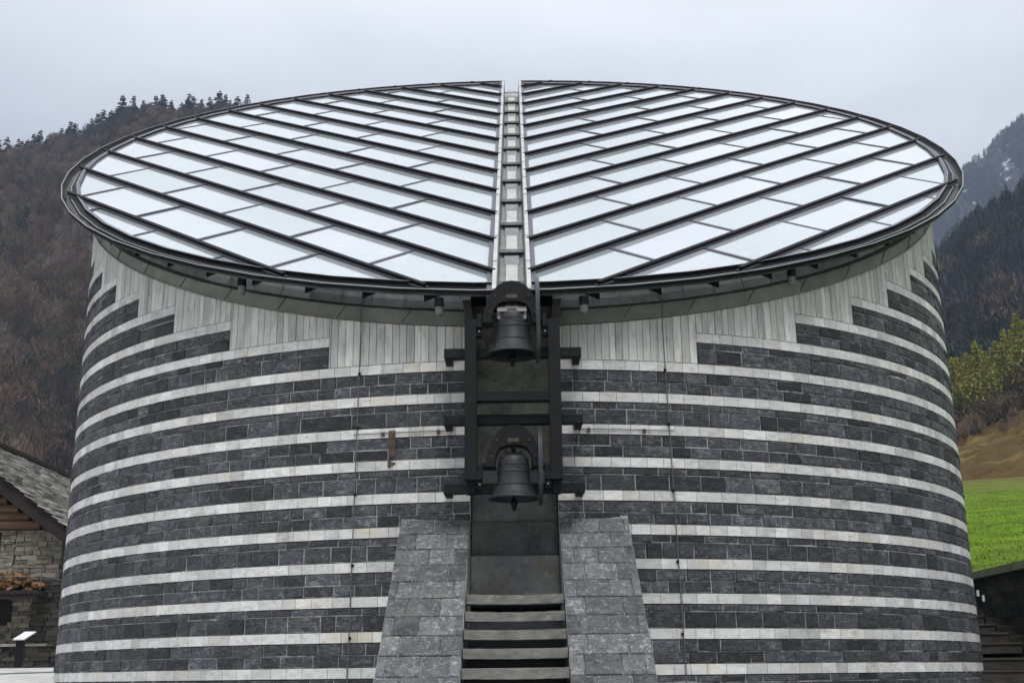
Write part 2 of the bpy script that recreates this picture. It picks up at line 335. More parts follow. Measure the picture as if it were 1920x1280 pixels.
for i in range(9):
    b = MB(); y = -8.03 - .2875 * i; z = 2.535 - .2105 * i; n = 14
    for q in range(n):
        xa = -.572 + 1.144 * q / n; xb = -.572 + 1.144 * (q + 1) / n
        sa = -.014 * math.cos(xa / .572 * 1.57) + .003 * math.sin(q * 2.1 + i); sb_ = -.014 * math.cos(xb / .572 * 1.57) + .003 * math.sin((q + 1) * 2.1 + i)
        b.hexa([(xa, y, z - .11 + sa * .6), (xb, y, z - .11 + sb_ * .6), (xb, y + .33, z - .11), (xa, y + .33, z - .11), (xa, y, z + sa), (xb, y, z + sb_), (xb, y + .33, z), (xa, y + .33, z)], 0, random.uniform(.4, .6))
    b.build('stair_tread', M['tread'], church)
b = MB(); b.hexa([(-NX, -11.5, -.9), (NX, -11.5, -.9), (NX, -6.5, 2.3), (-NX, -6.5, 2.3), (-NX, -11.5, -.6), (NX, -11.5, -.6), (NX, -7.0, 2.35), (-NX, -7.0, 2.35)], 0, .2)  # dark backing, painted shade seen through the gaps between treads
b.build('stair_gap_shade', M['gap'], church)

# ------------------------------------------------------------------ parapet flashing under the roof
def ring(mb, prof, s0, s1, n, m, t=lambda i: .5):
    for i in range(n):
        a = s0 + (s1 - s0) * i / n; c = s0 + (s1 - s0) * (i + 1) / n
        for q in range(len(prof) - 1):
            pts = []
            for (ss, (off, h)) in ((a, prof[q]), (c, prof[q]), (c, prof[q + 1]), (a, prof[q + 1])):
                x, y = ell(ss, off); y0 = ell(ss)[1]; pts.append((x, y, ztop(y0) + h))
            mb.face(pts, m, t(i))
zb_ = MB(); ts = [random.random() for _ in range(200)]
ring(zb_, [(.0, -.035), (.05, -.035)], SN, PER - SN, 96, 1)  # underside coloured dark for the shadow line below the overhang
ring(zb_, [(.05, -.035), (.05, -.012), (.035, -.012), (.045, .17), (-.02, .22)], SN, PER - SN, 96, 0, lambda i: ts[i // 2])
for i in range(0, 97, 2):
    s = SN + (PER - 2 * SN) * i / 96; x, y = ell(s, .038); z = ztop(ell(s)[1]); x2, y2 = ell(s + .13, .048); z2 = ztop(ell(s + .13)[1])
    zb_.bar((x, y, z - .01), (x2, y2, z2 + .17), .006, .012, (0, -1, 0), 1)
zb_.build('parapet_flashing', [M['zinc_green'], M['gap']], church)
zp = MB(); ring(zp, [(-.04, .23), (-.10, .36), (-.10, .46)], SN, PER - SN, 192, 0, lambda i: ts[i // 2 + 5])
for i in range(96):
    s = SN + (PER - 2 * SN) * i / 96
    x, y = ell(s, -.03); x2, y2 = ell(s, -.08); z = ztop(ell(s)[1])
    zp.bar((x, y, z + .23), (x2, y2, z + .36), .018, .03, (0, 0, 1), 0, .1); zp.bar((x2, y2, z + .36), (x2, y2, z + .45), .018, .03, (0, 1, 0), 0, .1)
zp.build('parapet_panelling', M['zinc'], church)

# ------------------------------------------------------------------ roof
ZR = 12.0; NRM = Vector((0, -.598, .8015))
def rp(x, y, n=0.): return Vector((x, y, ZR + SL * y)) + NRM * n
GA, GB = 8.38, 7.1            # glass outline
TA, TB = 8.5, 7.36           # rib tips / gutter rim
SPX = .30
YS = [6.57, 5.49, 4.34, 3.17, 1.98, .77, -.45, -1.65, -2.89, -4.14, -5.40, -6.66, -7.92, -9.17]
RSL = .851
def clip(poly, f):           # Sutherland-Hodgman with a signed function
    o = []
    for i in range(len(poly)):
        a, b = poly[i], poly[(i + 1) % len(poly)]; fa, fb = f(a), f(b)
        if fa >= 0: o.append(a)
        if (fa >= 0) != (fb >= 0):
            t = fa / (fa - fb); o.append((a[0] + (b[0] - a[0]) * t, a[1] + (b[1] - a[1]) * t))
    return o
def line_ell(y0, a, b):      # larger-x intersection(s) of y = y0 + RSL (x-.26) with ellipse
    c0 = y0 - RSL * .26; A = 1 / a**2 + RSL**2 / b**2; Bq = 2 * RSL * c0 / b**2; C = c0**2 / b**2 - 1
    d = math.sqrt(Bq * Bq - 4 * A * C); return (-Bq - d) / (2 * A), (-Bq + d) / (2 * A)
EN = 52
def epoly(a, b): return [(a * math.sin(2 * math.pi * (i + .5) / EN), -b * math.cos(2 * math.pi * (i + .5) / EN)) for i in range(EN)]
half = clip(epoly(GA, GB), lambda p: p[0] - SPX)
ribf = lambda k: (lambda p: p[1] - (YS[k] + RSL * (p[0] - .26)))
npan = 0
for sg in (1, -1):
    for k in range(-1, 14):
        poly = half
        if k >= 0: f = ribf(k); poly = clip(poly, lambda p: -f(p))
        if k < 13: g = ribf(k + 1); poly = clip(poly, g)
        if len(poly) < 3: continue
        # cut the strip into panes at the glazing bars
        panes = []; bars = []
        if k >= 0:
            xs = [1.42 + 1.40 * j for j in range(6)]
            rest = poly
            for X in xs:
                yk = YS[k] + RSL * (X - .26)
                h = lambda p: (p[0] - X) * .88 + (p[1] - yk)      # bar direction (1,-.88)
                inn = clip(rest, lambda p: -h(p)); rest2 = clip(rest, h)
                cutp = [p for p in inn if abs(h(p)) < 1e-6]
                if len(cutp) >= 2 and len(rest2) >= 3: bars.append((cutp[0], cutp[-1])); panes.append(inn); rest = rest2
            panes.append(rest)
        else: panes = [poly]
        mb = MB()
        for q in panes:
            if len(q) < 3: continue
            tz = [random.uniform(-.004, .004) for _ in range(3)]
            pts = [rp(sg * x, y, -.06 + tz[0] + tz[1] * (x - q[0][0]) + tz[2] * (y - q[0][1])) for x, y in q]
            mb.face(pts if sg == 1 else pts[::-1], 0, random.random())
        pan = mb.build('glass_panel', M['glass'], church); npan += 1
        for (a, b) in bars:
            bb = MB(); bb.bar(rp(sg * a[0], a[1], -.052), rp(sg * b[0], b[1], -.052), .055, .012, NRM, 0, .5)
            o = bb.build('glazing_bar', M['rib_grey'], None); o.parent = pan
    for k in range(14):
        x0 = .24; y0 = YS[k] - .017
        if k >= 12: x0 = line_ell(YS[k], GA + .12, GB + .12)[0]; y0 = YS[k] + RSL * (x0 - .26)
        x1 = line_ell(YS[k], TA, TB)[1]; y1 = YS[k] + RSL * (x1 - .26)
        mb = MB()
        mb.bar(rp(sg * x0, y0, -.045), rp(sg * x1, y1, -.045), .105, .022, NRM, 1, .5)
        mb.bar(rp(sg * x0, y0, -.010), rp(sg * x1, y1, -.014), .048, .038, NRM, 0, .5)
        mb.bar(rp(sg * x0, y0, .017), rp(sg * x1, y1, .008), .062, .006, NRM, 0, .5)
        mb.build('rib', [M['black'], M['rib_grey'], M['trough']], church)
# gutter: swept profile around the glass, open at the spine
gbs = {1: MB(), -1: MB()}; PR = [(-.05, -.02, 1), (.0, -.0, 2), (.012, -.0, 0), (.02, -.055, 0), (.10, -.06, 2), (.115, -.06, 3), (.13, -.10, 3), (.25, -.10, 3), (.262, .0, 2), (.28, .0, 0), (.284, -.05, 0), (.16, -.13, 0), (-.1, -.18, 0)]
GM = [0, 1, 2, 3]
def rim(i, d):
    a = 2 * math.pi * (i + .5) / EN; return ((GA + d * .95) * math.sin(a), -(GB + d) * math.cos(a))
for i in range(EN):
    j = i + 1; P0 = rim(i, 0); P1 = rim(j, 0)
    if abs(P0[0] + P1[0]) / 2 < .3:     # the segments that span the spine: keep the two halves outside it
        segs = [(P0[0], math.copysign(.24, P0[0])), (math.copysign(.24, P1[0]), P1[0])]
    else: segs = [None]
    for sgm in segs:
        for q in range(len(PR) - 1):
            d0, n0, m0 = PR[q]; d1, n1, _ = PR[q + 1]
            A0, A1, B0, B1 = rim(i, d0), rim(j, d0), rim(i, d1), rim(j, d1)
            if sgm:
                def atx(p, r_, x): return (x, p[1])
                if sgm[0] == P0[0]: A1 = (sgm[1], A1[1]); B1 = (sgm[1], B1[1])
                else: A0 = (sgm[0], A0[1]); B0 = (sgm[0], B0[1])
            gb = gbs[1 if A0[0] + A1[0] > 0 else -1]
            gb.face([rp(*A0, n0), rp(*A1, n0), rp(*B1, n1), rp(*B0, n1)], {0: 0, 1: 1, 2: 2, 3: 3}[m0], .5)
for gb in gbs.values(): gb.build('gutter', [M['black'], M['rib_grey'], M['lip'], M['trough']], church)
ub = MB(); ep = epoly(GA + .02, GB + .02)
for sg in (1, -1):
    hp = clip([(sg * x, y) for x, y in ep], lambda p: p[0] - .24); ub.face([rp(sg * x, y, -.185) for x, y in hp], 0, .3)
ub.build('roof_underside', M['black'], church)
# fins under the front gutter
for sg in (1, -1):
    for x in (1.18, 2.03, 2.85, 3.65, 4.4, 5.1, 5.75, 6.35, 6.9, 7.35, 7.72, 8.0):
        yy = -TB * .99 * math.sqrt(1 - (x / (TA * .995))**2)
        mb = MB(); L = .42; ex, ey = x, yy + .06; ix, iy = x - L * .76, yy + .06 + .0 + .10 * (x / 8)
        wv = Vector((0, .06, 0)); top = -.10
        a = rp(sg * ex, ey, top); b_ = rp(sg * ix, iy, top); c = a + Vector((0, 0, -.13))
        pts = [a, b_, c]; q = [p + wv for p in pts]
        mb.face(pts); mb.face(q[::-1]); mb.face([pts[0], q[0], q[1], pts[1]]); mb.face([pts[1], q[1], q[2], pts[2]]); mb.face([pts[2], q[2], q[0], pts[0]])
        mb.build('gutter_bracket', M['black'], church)
for (x, y) in ((-.965, -7.22), (.955, -7.22), (-3.8, -6.42), (3.95, -6.35)):
    z = ZR + SL * y - .22; b = MB(); b.tube([(x, y, z + .05), (x, y, z - .07)], .062, 16, 0); b.tube([(x, y, z - .06), (x, y + .02, z - .14), (x, y + .07, z - .16)], [.055, .055, .04], 16, 1)
    b.build('overflow_pipe', [M['black'], M['pipe_end']], church, smooth=False)
# spine channel
sb = MB()
for sg in (1, -1):
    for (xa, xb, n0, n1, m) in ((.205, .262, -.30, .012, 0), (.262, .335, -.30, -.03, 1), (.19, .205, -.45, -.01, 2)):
        q = []
        for n in (n0, n1):
            for (x, y) in ((xa, -7.35), (xb, -7.35), (xb, 7.35), (xa, 7.35)): q.append(rp(sg * x, y, n))
        if sg == -1: q = [q[i] for i in (1, 0, 3, 2, 5, 4, 7, 6)]
        sb.hexa(q, m, .5)
    for k in range(14):
        y = 7.3 - 1.05 * k; sb.bar(rp(sg * .233, y, .018), rp(sg * .233, y - .012, .018), .06, .004, NRM, 2, .3)
sb.build('spine_coping', [M['coping'], M['rib_grey'], M['chan_side']], church)
ys2 = [7.3] + [YS[k] + .1 for k in range(12)] + [-7.45]; FL = .27
for k in range(13):
    ya, yb = ys2[k], ys2[k + 1]; mb = MB()
    sec = [(-.19, .06), (-.168, .02), (-.12, .0), (.12, .0), (.168, .02), (.19, .06)]
    za = ZR + SL * ya - FL - .085; zb2 = ZR + SL * yb - FL
    mb.hexa([(-.11, yb + .7 * (ya - yb), zb2 + .7 * (za - zb2) - .01), (.11, yb + .7 * (ya - yb), zb2 + .7 * (za - zb2) - .01), (.11, ya - .06, za - .01), (-.11, ya - .06, za - .01), (-.11, yb + .7 * (ya - yb), zb2 + .7 * (za - zb2) + .02), (.11, yb + .7 * (ya - yb), zb2 + .7 * (za - zb2) + .02), (.11, ya - .06, za + .02), (-.11, ya - .06, za + .02)], 0, .8)
    for i in range(5):
        (x0, h0), (x1, h1) = sec[i], sec[i + 1]
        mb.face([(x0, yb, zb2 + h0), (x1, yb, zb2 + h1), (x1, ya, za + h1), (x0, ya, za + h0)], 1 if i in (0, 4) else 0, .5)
    mb.face([(-.19, yb, zb2 - .095), (.19, yb, zb2 - .095), (.19, yb, zb2 + .06), (-.19, yb, zb2 + .06)], 1, .6)
    mb.face([(.165 * math.cos(math.pi * q / 10), yb - .012, zb2 - .085 * math.sin(math.pi * q / 10)) for q in range(11)][::-1], 2, .2)  # dark crescent painting the lip's shadow on the riser
    # lip plate at the lower end and the pale raised block
    sl = (za - zb2) / (ya - yb)
    mb.hexa([(-.19, yb - .03, zb2 + .0), (.19, yb - .03, zb2 + .0), (.19, yb + .24, zb2 + .24 * sl), (-.19, yb + .24, zb2 + .24 * sl), (-.19, yb - .03, zb2 + .03), (.19, yb - .03, zb2 + .03), (.19, yb + .24, zb2 + .03 + .24 * sl), (-.19, yb + .24, zb2 + .03 + .24 * sl)], 0, .55)
    sl = (za - zb2) / (ya - yb)
    c0 = yb + .02; c1 = yb + .62 * (ya - yb); w0 = .085
    mb.hexa([(-w0, c0, zb2 + .01), (w0, c0, zb2 + .01), (w0, c1, zb2 + sl * (c1 - yb)), (-w0, c1, zb2 + sl * (c1 - yb)),
             (-w0, c0, zb2 + .055), (w0, c0, zb2 + .055), (w0, c1, zb2 + sl * (c1 - yb) + .05), (-w0, c1, zb2 + sl * (c1 - yb) + .05)], 3, .6)
    mb.build('channel_slab', [M['chan'], M['chan_side'], M['gap'], M['coping']], church)

# ------------------------------------------------------------------ bell frame
fr = empty('belfry', (0, -7.3, 3.85), 'black steel ladder frame holding two bells in front of the striped wall', 'bell frame')
for sg in (1, -1):
    b = MB(); xo, xi = sg * .62, sg * .465
    b.box(min(xo, xi), max(xo, xi), -7.42, -7.24, 3.985, 6.085); b.build('post', M['steel'], fr, bevel=.006)
    b = MB(); b.box(min(sg * .60, sg * .485), max(sg * .60, sg * .485), -7.238, -7.05, 3.84, 6.02); b.build('post', M['steel'], fr, bevel=.006)
    for (z0, z1) in ((5.985, 6.084), (3.986, 4.10)):
        b = MB(); b.box(min(sg * .395, sg * .466), max(sg * .395, sg * .466), -7.415, -7.23, z0, z1); b.build('bearing_shelf', M['steel'], fr, bevel=.005)
        b = MB(); zc = z0 - .055; b.box(min(sg * .40, sg * .462), max(sg * .40, sg * .462), -7.38, -7.27, z0 - .11, z0 - .002)
        b.tube([(sg * .43, -7.40, zc), (sg * .43, -7.38, zc)], .013, 8, 1)
        b.build('bearing_block', [M['black'], M['lip']], fr)
        b = MB(); b.box(min(sg * .39, sg * .455), max(sg * .39, sg * .455), -7.38, -7.27, z1 + .002, z1 + .09); b.build('bearing_cap', M['steel'], fr, bevel=.01)
    b = MB(); b.hexa([(sg * .56 - .05, -7.20, 6.03), (sg * .56 + .05, -7.20, 6.03), (sg * .56 + .05, -7.08, 6.03), (sg * .56 - .05, -7.08, 6.03), (sg * .60 - .055, -7.22, 6.42), (sg * .60 + .055, -7.22, 6.42), (sg * .60 + .055, -7.10, 6.42), (sg * .60 - .055, -7.10, 6.42)])
    b.build('roof_strut', M['steel'], fr)
b = MB(); b.box(-.464, .464, -7.415, -7.25, 5.0, 5.125); b.build('crossbar', M['steel'], fr, bevel=.005)
for (z0, z1) in ((5.635, 5.76), (4.74, 4.862), (3.85, 3.972)):
    b = MB(); b.box(-.90, .905, -7.195, -7.055, z0, z1); b.build('wall_arm', M['steel'], fr, bevel=.006)
    for sg in (1, -1):
        xs = sorted((sg * .90, sg * .80)); b = MB(); b.box(xs[0], xs[1], -7.06, -6.6, z0 + .01, z1 - .01); b.build('wall_bracket', M['steel'], fr, bevel=.005)

def make_bell(zl, rl, h, zp, rw, zw, label, idx):
    yb = -7.3
    t = empty('bell', (0, yb, zp), label, 'bell', 'bells hanging in the steel frame')
    prof = [(0, h + .005), (.05 * rl / .35, h + .01), (.42 * rl, h), (.54 * rl, h - .03), (.575 * rl, h - .09), (.60 * rl, h * .70), (.625 * rl, h * .52), (.66 * rl, h * .38), (.715 * rl, h * .285), (.725 * rl, h * .268), (.735 * rl, h * .262), (.80 * rl, h * .17), (.87 * rl, h * .10), (.885 * rl, h * .088), (.985 * rl, h * .015), (rl, 0), (.975 * rl, -.008)]
    b = MB(); b.lathe(prof, (0, yb, zl), 48, 0)
    for hh, rr in ((h - .13, .59), (h * .6, .622), (h * .30, .712)):
        b.lathe([(rr * rl - .008, hh + .012), (rr * rl + .006, hh + .006), (rr * rl + .006, hh - .006), (rr * rl - .008, hh - .012)], (0, yb, zl), 48, 0)
    b.build('bell_body', M['bronze'], t, smooth=True)
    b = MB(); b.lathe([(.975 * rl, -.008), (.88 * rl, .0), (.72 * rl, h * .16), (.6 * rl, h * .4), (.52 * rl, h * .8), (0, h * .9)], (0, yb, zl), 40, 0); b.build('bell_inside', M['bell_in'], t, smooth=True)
    b = MB(); b.tube([(0, yb, zl + h * .8), (0, yb - .01, zl + .05), (.0, yb - .02, zl - .02)], [.014, .02, .03], 8); b.tube([(0, yb - .02, zl - .01), (0, yb - .02, zl - .05), (0, yb - .02, zl - .10), (0, yb - .02, zl - .16)], [.03, .05, .035, .016], 10)
    b.build('clapper', M['black'], t)
    # headstock: a broad arch whose feet sit on the bearings
    zt = zl + h; b = MB(); H = zw + rw * .82 - .0
    ztop_ = zp
    outer = [(-.385, 0), (-.375, .10), (-.335, .21), (-.275, .34), (-.19, .43), (-.10, .475), (0, .49), (.10, .475), (.19, .43), (.275, .34), (.335, .21), (.375, .10), (.385, 0)]
    inner = [(-.265, 0), (-.26, .07), (-.235, .15), (-.19, .215), (-.12, .245), (-.06, .252), (0, .255), (.06, .252), (.12, .245), (.19, .215), (.235, .15), (.26, .07), (.265, 0)]
    k = rl / .355
    f_ = [[(x * k * 1.0, yb - .13, ztop_ + z * k * 1.18) for x, z in q] for q in (outer, inner)]; r_ = [[(x, y + .24, z) for x, y, z in q] for q in f_]
    for i in range(12):
        b.face([f_[0][i], f_[1][i], f_[1][i + 1], f_[0][i + 1]][::1], 0, .5); b.face([r_[0][i], r_[0][i + 1], r_[1][i + 1], r_[1][i]], 0, .5)
        b.face([f_[0][i], f_[0][i + 1], r_[0][i + 1], r_[0][i]], 0, .5); b.face([f_[1][i + 1], f_[1][i], r_[1][i], r_[1][i + 1]], 0, .5)
    for q in (0, 12): b.face([f_[0][q], r_[0][q], r_[1][q], f_[1][q]], 0, .5)
    b.tube([(-.43, yb, ztop_ + .03), (-.24 * k, yb, ztop_ + .03)], [.035, .055], 12); b.tube([(.43, yb, ztop_ + .03), (.24 * k, yb, ztop_ + .03)], [.035, .055], 12)
    # bright worn plate on the arch
    b.box(-.075 * k, .075 * k, yb - .136, yb - .129, ztop_ + .335 * k, ztop_ + .385 * k, 1)
    for bx in (-.3, -.22, .22, .3): b.tube([(bx * k, yb - .15, ztop_ + (.14 if abs(bx) > .25 else .36) * k), (bx * k, yb - .128, ztop_ + (.14 if abs(bx) > .25 else .36) * k)], .014, 6, 1)
    b.build('headstock', [M['steel'], M['rust']], t)
    b = MB(); b.tube([(0, yb, zt - .02), (0, yb, ztop_ + .27 * k)], .03, 10); b.box(-.09, .09, yb - .03, yb + .03, zt - .005, zt + .04); b.box(-.12 * k, -.10 * k, yb - .04, yb + .04, zt - .02, ztop_ + .25 * k); b.box(.10 * k, .12 * k, yb - .04, yb + .04, zt - .02, ztop_ + .25 * k)
    b.build('hanger', M['steel'], t)
    # rope wheel seen edge-on beside the bell
    b = MB(); xw = .333; n = 48
    b.lathe([(rw - .035, -.022), (rw, -.026), (rw - .012, 0), (rw, .026), (rw - .035, .022), (rw - .035, -.022)], (xw, yb, zw), n, 0, ax='x')
    for q in range(4):
        a = q * math.pi / 4 + .2; b.bar((xw, yb - math.cos(a) * (rw - .03), zw - math.sin(a) * (rw - .03)), (xw, yb + math.cos(a) * (rw - .03), zw + math.sin(a) * (rw - .03)), .02, .03, (1, 0, 0))
    b.build('rope_wheel', M['wheel'], t, smooth=False)
    b = MB(); b.tube([(-.36 * k, yb - rl * .95, zp + .10), (-.1, yb - rl - .03, zp + .0), (.1, yb - rl - .02, zp - .06), (.30, yb - rl * .8, zp - .10)], .006, 6)
    b.build('striker_cable', M['steel'], t)
M['wheel'] = mat('galvanised_wheel_rim', (.06, .065, .075), .4, .3, 4, 0, metal=.5)
make_bell(5.63, .352, .60, 6.04, .575, 6.09, 'larger upper bronze bell just under the roof gutter, with a tall arched headstock', 0)
make_bell(3.755, .33, .55, 4.15, .50, 4.17, 'smaller lower bronze bell at the foot of the steel frame above the stair', 1)

# ------------------------------------------------------------------ cables and small fixings on the wall
def on_wall(x, z, off):
    s = s_of_x(abs(x)); q = ell(s, off); return (math.copysign(q[0], x), q[1], z)
def cable(x0, x1, label):
    b = MB(); y = on_wall(x0, 0, 0)[1]; zt = ztop(y)
    pts = [rp(x0 * .93, -7.0 * math.sqrt(1 - (x0 / 8.5)**2), -.26), on_wall(x0 * .97, zt + .34, .06), on_wall(x0, zt + .17, .07), on_wall(x0, zt - .05, .08)]
    for i in range(12): pts.append(on_wall(x0 + (x1 - x0) * i / 11, zt - .12 - (zt - .9) * i / 11, .045))
    b.tube(pts, .008, 6)
    o = b.build('lightning_cable', M['cable']); tag(o, label, 'cable', 'thin lightning cables running down the striped wall')
    for z in (5.6, 4.85, 3.95, 3.02, 2.1):
        q = on_wall(x0 + (x1 - x0) * (zt - z) / zt, z, .03); c = MB(); c.box(q[0] - .015, q[0] + .015, q[1] - .03, q[1] + .03, z - .018, z + .018)
        c.build('cable_clamp', M['black'], o)

cable(-2.08, -2.16, 'thin lightning cable down the striped wall left of the bells')
cable(2.06, 2.17, 'thin lightning cable down the striped wall right of the bells')
for sg, side in ((-1, 'left'), (1, 'right')):
    b = MB(); z = wtop(2) - .075; b.tube([on_wall(sg * (2.15 - (2.15 - .8) * i / 10), z, .03) for i in range(11)], .008, 6)
    o = b.build('wall_cable', M['cable']); tag(o, 'short thin cable along a pale course between the bell frame and the %s vertical cable' % side, 'cable')
    for x in (1.0, 1.75):
        q = on_wall(sg * x, z, .02); c = MB(); c.box(q[0] - .022, q[0] + .022, q[1] - .03, q[1] + .03, z - .04, z + .012); c.build('cable_clamp', M['rust'], o)
q = on_wall(-1.63, 4.62, .0); b = MB(); b.box(q[0] - .045, q[0] + .045, q[1] - .03, q[1] + .05, 4.44, 4.79); b.box(q[0] - .05, q[0] - .005, q[1] - .032, q[1] + .05, 4.30, 4.40); b.box(q[0] - .03, q[0] + .05, q[1] - .03, q[1] + .05, 4.335, 4.36)
tag(b.build('iron_plate', M['rust']), 'rusty brown iron plate fixed across a dark course left of the bell frame', 'plate')

# ================================================================== SETTING
CX, CY, CZ = .0644, -22.152, 1.6
M['paving'] = mat('pale_paving', (.62, .61, .58), .9, .15, 1.5, .4, 8, spots=[(1.2, .56, .1, (.36, .35, .33), .6)], stretch=(1, 1, 1))
M['kerbstone'] = mat('grey_kerb_stone', (.2, .2, .2), .9, .2, 3, .3)
M['earth'] = mat('valley_ground', (.09, .10, .05), .95, .3, .05, 0)
M['meadow'] = mat('spring_meadow', (.118, .192, .016), .95, .28, .6, .9, 4, tone=.1, tint=(.15, .25, .014), spots=[(.10, .58, .16, (.17, .16, .055), .35), (1.1, .58, .15, (.05, .11, .008), .75), (.35, .55, .1, (.19, .24, .05), .5)], bdist=.25, spec=.08)
M['meadow_olive'] = mat('thin_grass', (.115, .155, .022), .95, .3, .3, .8, 3, spec=.08, tone=.15, spots=[(.5, .52, .1, (.15, .135, .045), .6)], bdist=.2)
M['meadow_dry'] = mat('mossy_dry_grass', (.125, .120, .035), .95, .3, .3, .8, 3, spec=.08, tone=.15, spots=[(.6, .52, .1, (.11, .085, .035), .6)], bdist=.2)
M['drygrass'] = mat('dry_brown_slope', (.110, .070, .022), .95, .3, .25, .6, 1.5, spots=[(.06, .53, .1, (.22, .17, .06), .8), (.2, .53, .1, (.05, .032, .015), .7)], bdist=1.5, spec=.08)
M['litter'] = mat('leaf_litter_slope', (.075, .050, .034), .95, .35, .03, 0, spots=[(.012, .55, .1, (.085, .055, .035), .6)], spec=.08)
M['rocky'] = mat('far_rock_and_snow', (.055, .052, .058), .95, .4, .02, 0, spots=[(.018, .575, .02, (.66, .68, .72), .9)], stretch=(1, 1, .7), detail=8, spec=.08)
M['conifer'] = mat('conifer_green', (.020, .030, .022), .9, .3, .3, 0, tone=.65, spec=.08)
M['bare'] = mat('bare_twigs', (.128, .092, .070), .95, .35, .03, 0, tone=.75, spots=[(.010, .54, .1, (.135, .080, .050), .7), (.02, .6, .08, (.085, .09, .05), .6)], spec=.08)
for _n, _c in (('bare_grey', (.165, .142, .130)), ('bare_red', (.130, .080, .055)), ('bare_dark', (.050, .043, .040)), ('bare_olive', (.105, .098, .050))):
    M[_n] = mat(_n + '_twigs', _c, .95, .3, .05, 0, tone=.6, spec=.08)
M['buds'] = mat('first_buds', (.17, .15, .05), .95, .3, .2, 0, tone=.4, spec=.08)
M['larch'] = mat('young_larch_green', (.30, .31, .07), .9, .3, .1, 0, tone=.5, spec=.08)
M['bark'] = mat('grey_bark', (.09, .075, .065), .95, .3, 2, 0)
M['mixed'] = mat('mixed_mountain_wood', (.024, .030, .036), .95, .45, .02, 0, tone=.9, tint=(.050, .046, .048), spec=.08)

gx = np.r_[-2500, -1200, -600, -300, np.arange(-120, 121, 6), 300, 600, 1200, 2500].astype(float)
gy = np.r_[-2500, -1000, -400, -150, -60, -40, -30, np.arange(-24, 60, 3), 90, 150, 300, 600, 1200, 2500].astype(float)
def gz(x, y):
    D = y - CY
    return -.6 * min(1, max(0, (x - 2) / 2.5)) * (1 if D < 27 else 0) + float(np.interp(D, [-30, 0, 20, 32, 60, 3000], [-.4, 0., 1.6, 2.02, 2.1, 2.1]))
V = np.array([(x, y, gz(x, y)) for y in gy for x in gx]); nx_ = len(gx)
F = np.array([(j * nx_ + i, j * nx_ + i + 1, (j + 1) * nx_ + i + 1, (j + 1) * nx_ + i) for j in range(len(gy) - 1) for i in range(nx_ - 1)])
struct(npmesh('ground', V, F, np.full(len(F), .5), M['earth']))
b = MB()
for j in range(12):     # pale paved square round the church, just above the ground sheet
    y0 = -34 + 4 * j; y1 = y0 + 4
    ys_ = [y0, y1]; 
    for x0, x1 in ((-26, 2.0),): b.face([(x0, y0, gz(0, y0) + .03), (x1, y0, gz(0, y0) + .03), (x1, y1, gz(0, y1) + .03), (x0, y1, gz(0, y1) + .03)])
for j in range(8):      # right-hand forecourt, a step lower and unseen, added to bounce light onto the wall
    y0 = -34 + 4 * j; y1 = min(y0 + 4, -3)
    b.face([(4.5, y0, gz(8, y0) + .03), (8.9, y0, gz(8, y0) + .03), (8.9, y1, gz(8, y1) + .03), (4.5, y1, gz(8, y1) + .03)])
    b.face([(2.0, y0, gz(2, y0) + .03), (4.5, y0, gz(8, y0) + .03), (4.5, y1, gz(8, y1) + .03), (2.0, y1, gz(2, y1) + .03)])
struct(b.build('paved_square', M['paving']))
b = MB()
pa, pb_ = (-14.5, -4.2), (-8.2, 3.6)
for i in range(12):
    t0, t1 = i / 12, (i + 1) / 12; X = lambda t: pa[0] + (pb_[0] - pa[0]) * t; Y = lambda t: pa[1] + (pb_[1] - pa[1]) * t
    zz = lambda y: np.interp(y, [-34 + 4 * j for j in range(13)], [gz(0, -34 + 4 * j) for j in range(13)]) + .04
    b.face([(X(t0), Y(t0), zz(Y(t0))), (X(t1), Y(t1), zz(Y(t1))), (X(t1) - .1, Y(t1) + .8, zz(Y(t1) + .8)), (X(t0) - .1, Y(t0) + .8, zz(Y(t0) + .8))])
struct(b.build('paving_strip', M['kerbstone']))

# ---- polar terrain: height from an elevation-angle profile seen from the square
def polar(name, az0, az1, na, r0, r1, nr, zf, m, rough=0., seed=1):
    rs = np.random.RandomState(seed)
    az = np.radians(np.linspace(az0, az1, na)); rr = np.linspace(r0, r1, nr)
    AZ, RR = np.meshgrid(az, rr); X = CX + RR * np.sin(AZ); Y = CY + RR * np.cos(AZ); Z = zf(np.degrees(AZ), RR) + rs.uniform(-1, 1, X.shape) * rough
    V = np.stack([X, Y, Z], -1).reshape(-1, 3)
    i, j = np.meshgrid(np.arange(na - 1), np.arange(nr - 1)); a = (j * na + i).ravel(); F = np.stack([a, a + 1, a + na + 1, a + na], -1)
    o = npmesh(name, V, F, np.full(len(F), .5), m); struct(o); return o
T = lambda e: np.tan(np.radians(e))
def wob(az, r, a=1.):
    return a * (np.sin(az * 1.7 + r * .011) + .6 * np.sin(az * 4.1 - r * .023 + 1) + .4 * np.sin(az * 9.3 + r * .05))
def z_left(az, r):
    ridge = np.interp(az, [-60, -40, -25.5, -22, -20.2, -17, -13.6, -9, -2, 6, 14], [19, 21, 22.4, 23.6, 24.9, 25.5, 25.9, 25.6, 22, 15, 8])
    lo = 3.0
    t = np.clip((r - 230) / (800 - 230), 0, 1)
    e = lo + (ridge - lo) * (1 - (1 - t)**1.7)
    z = CZ + r * T(e) + wob(az, r, 1.5) * t
    back = np.clip((r - 800) / 200, 0, 1); return z - back * 120
polar('left_mountainside', -60, 14, 150, 200, 1000, 80, z_left, M['litter'], .6, 2)
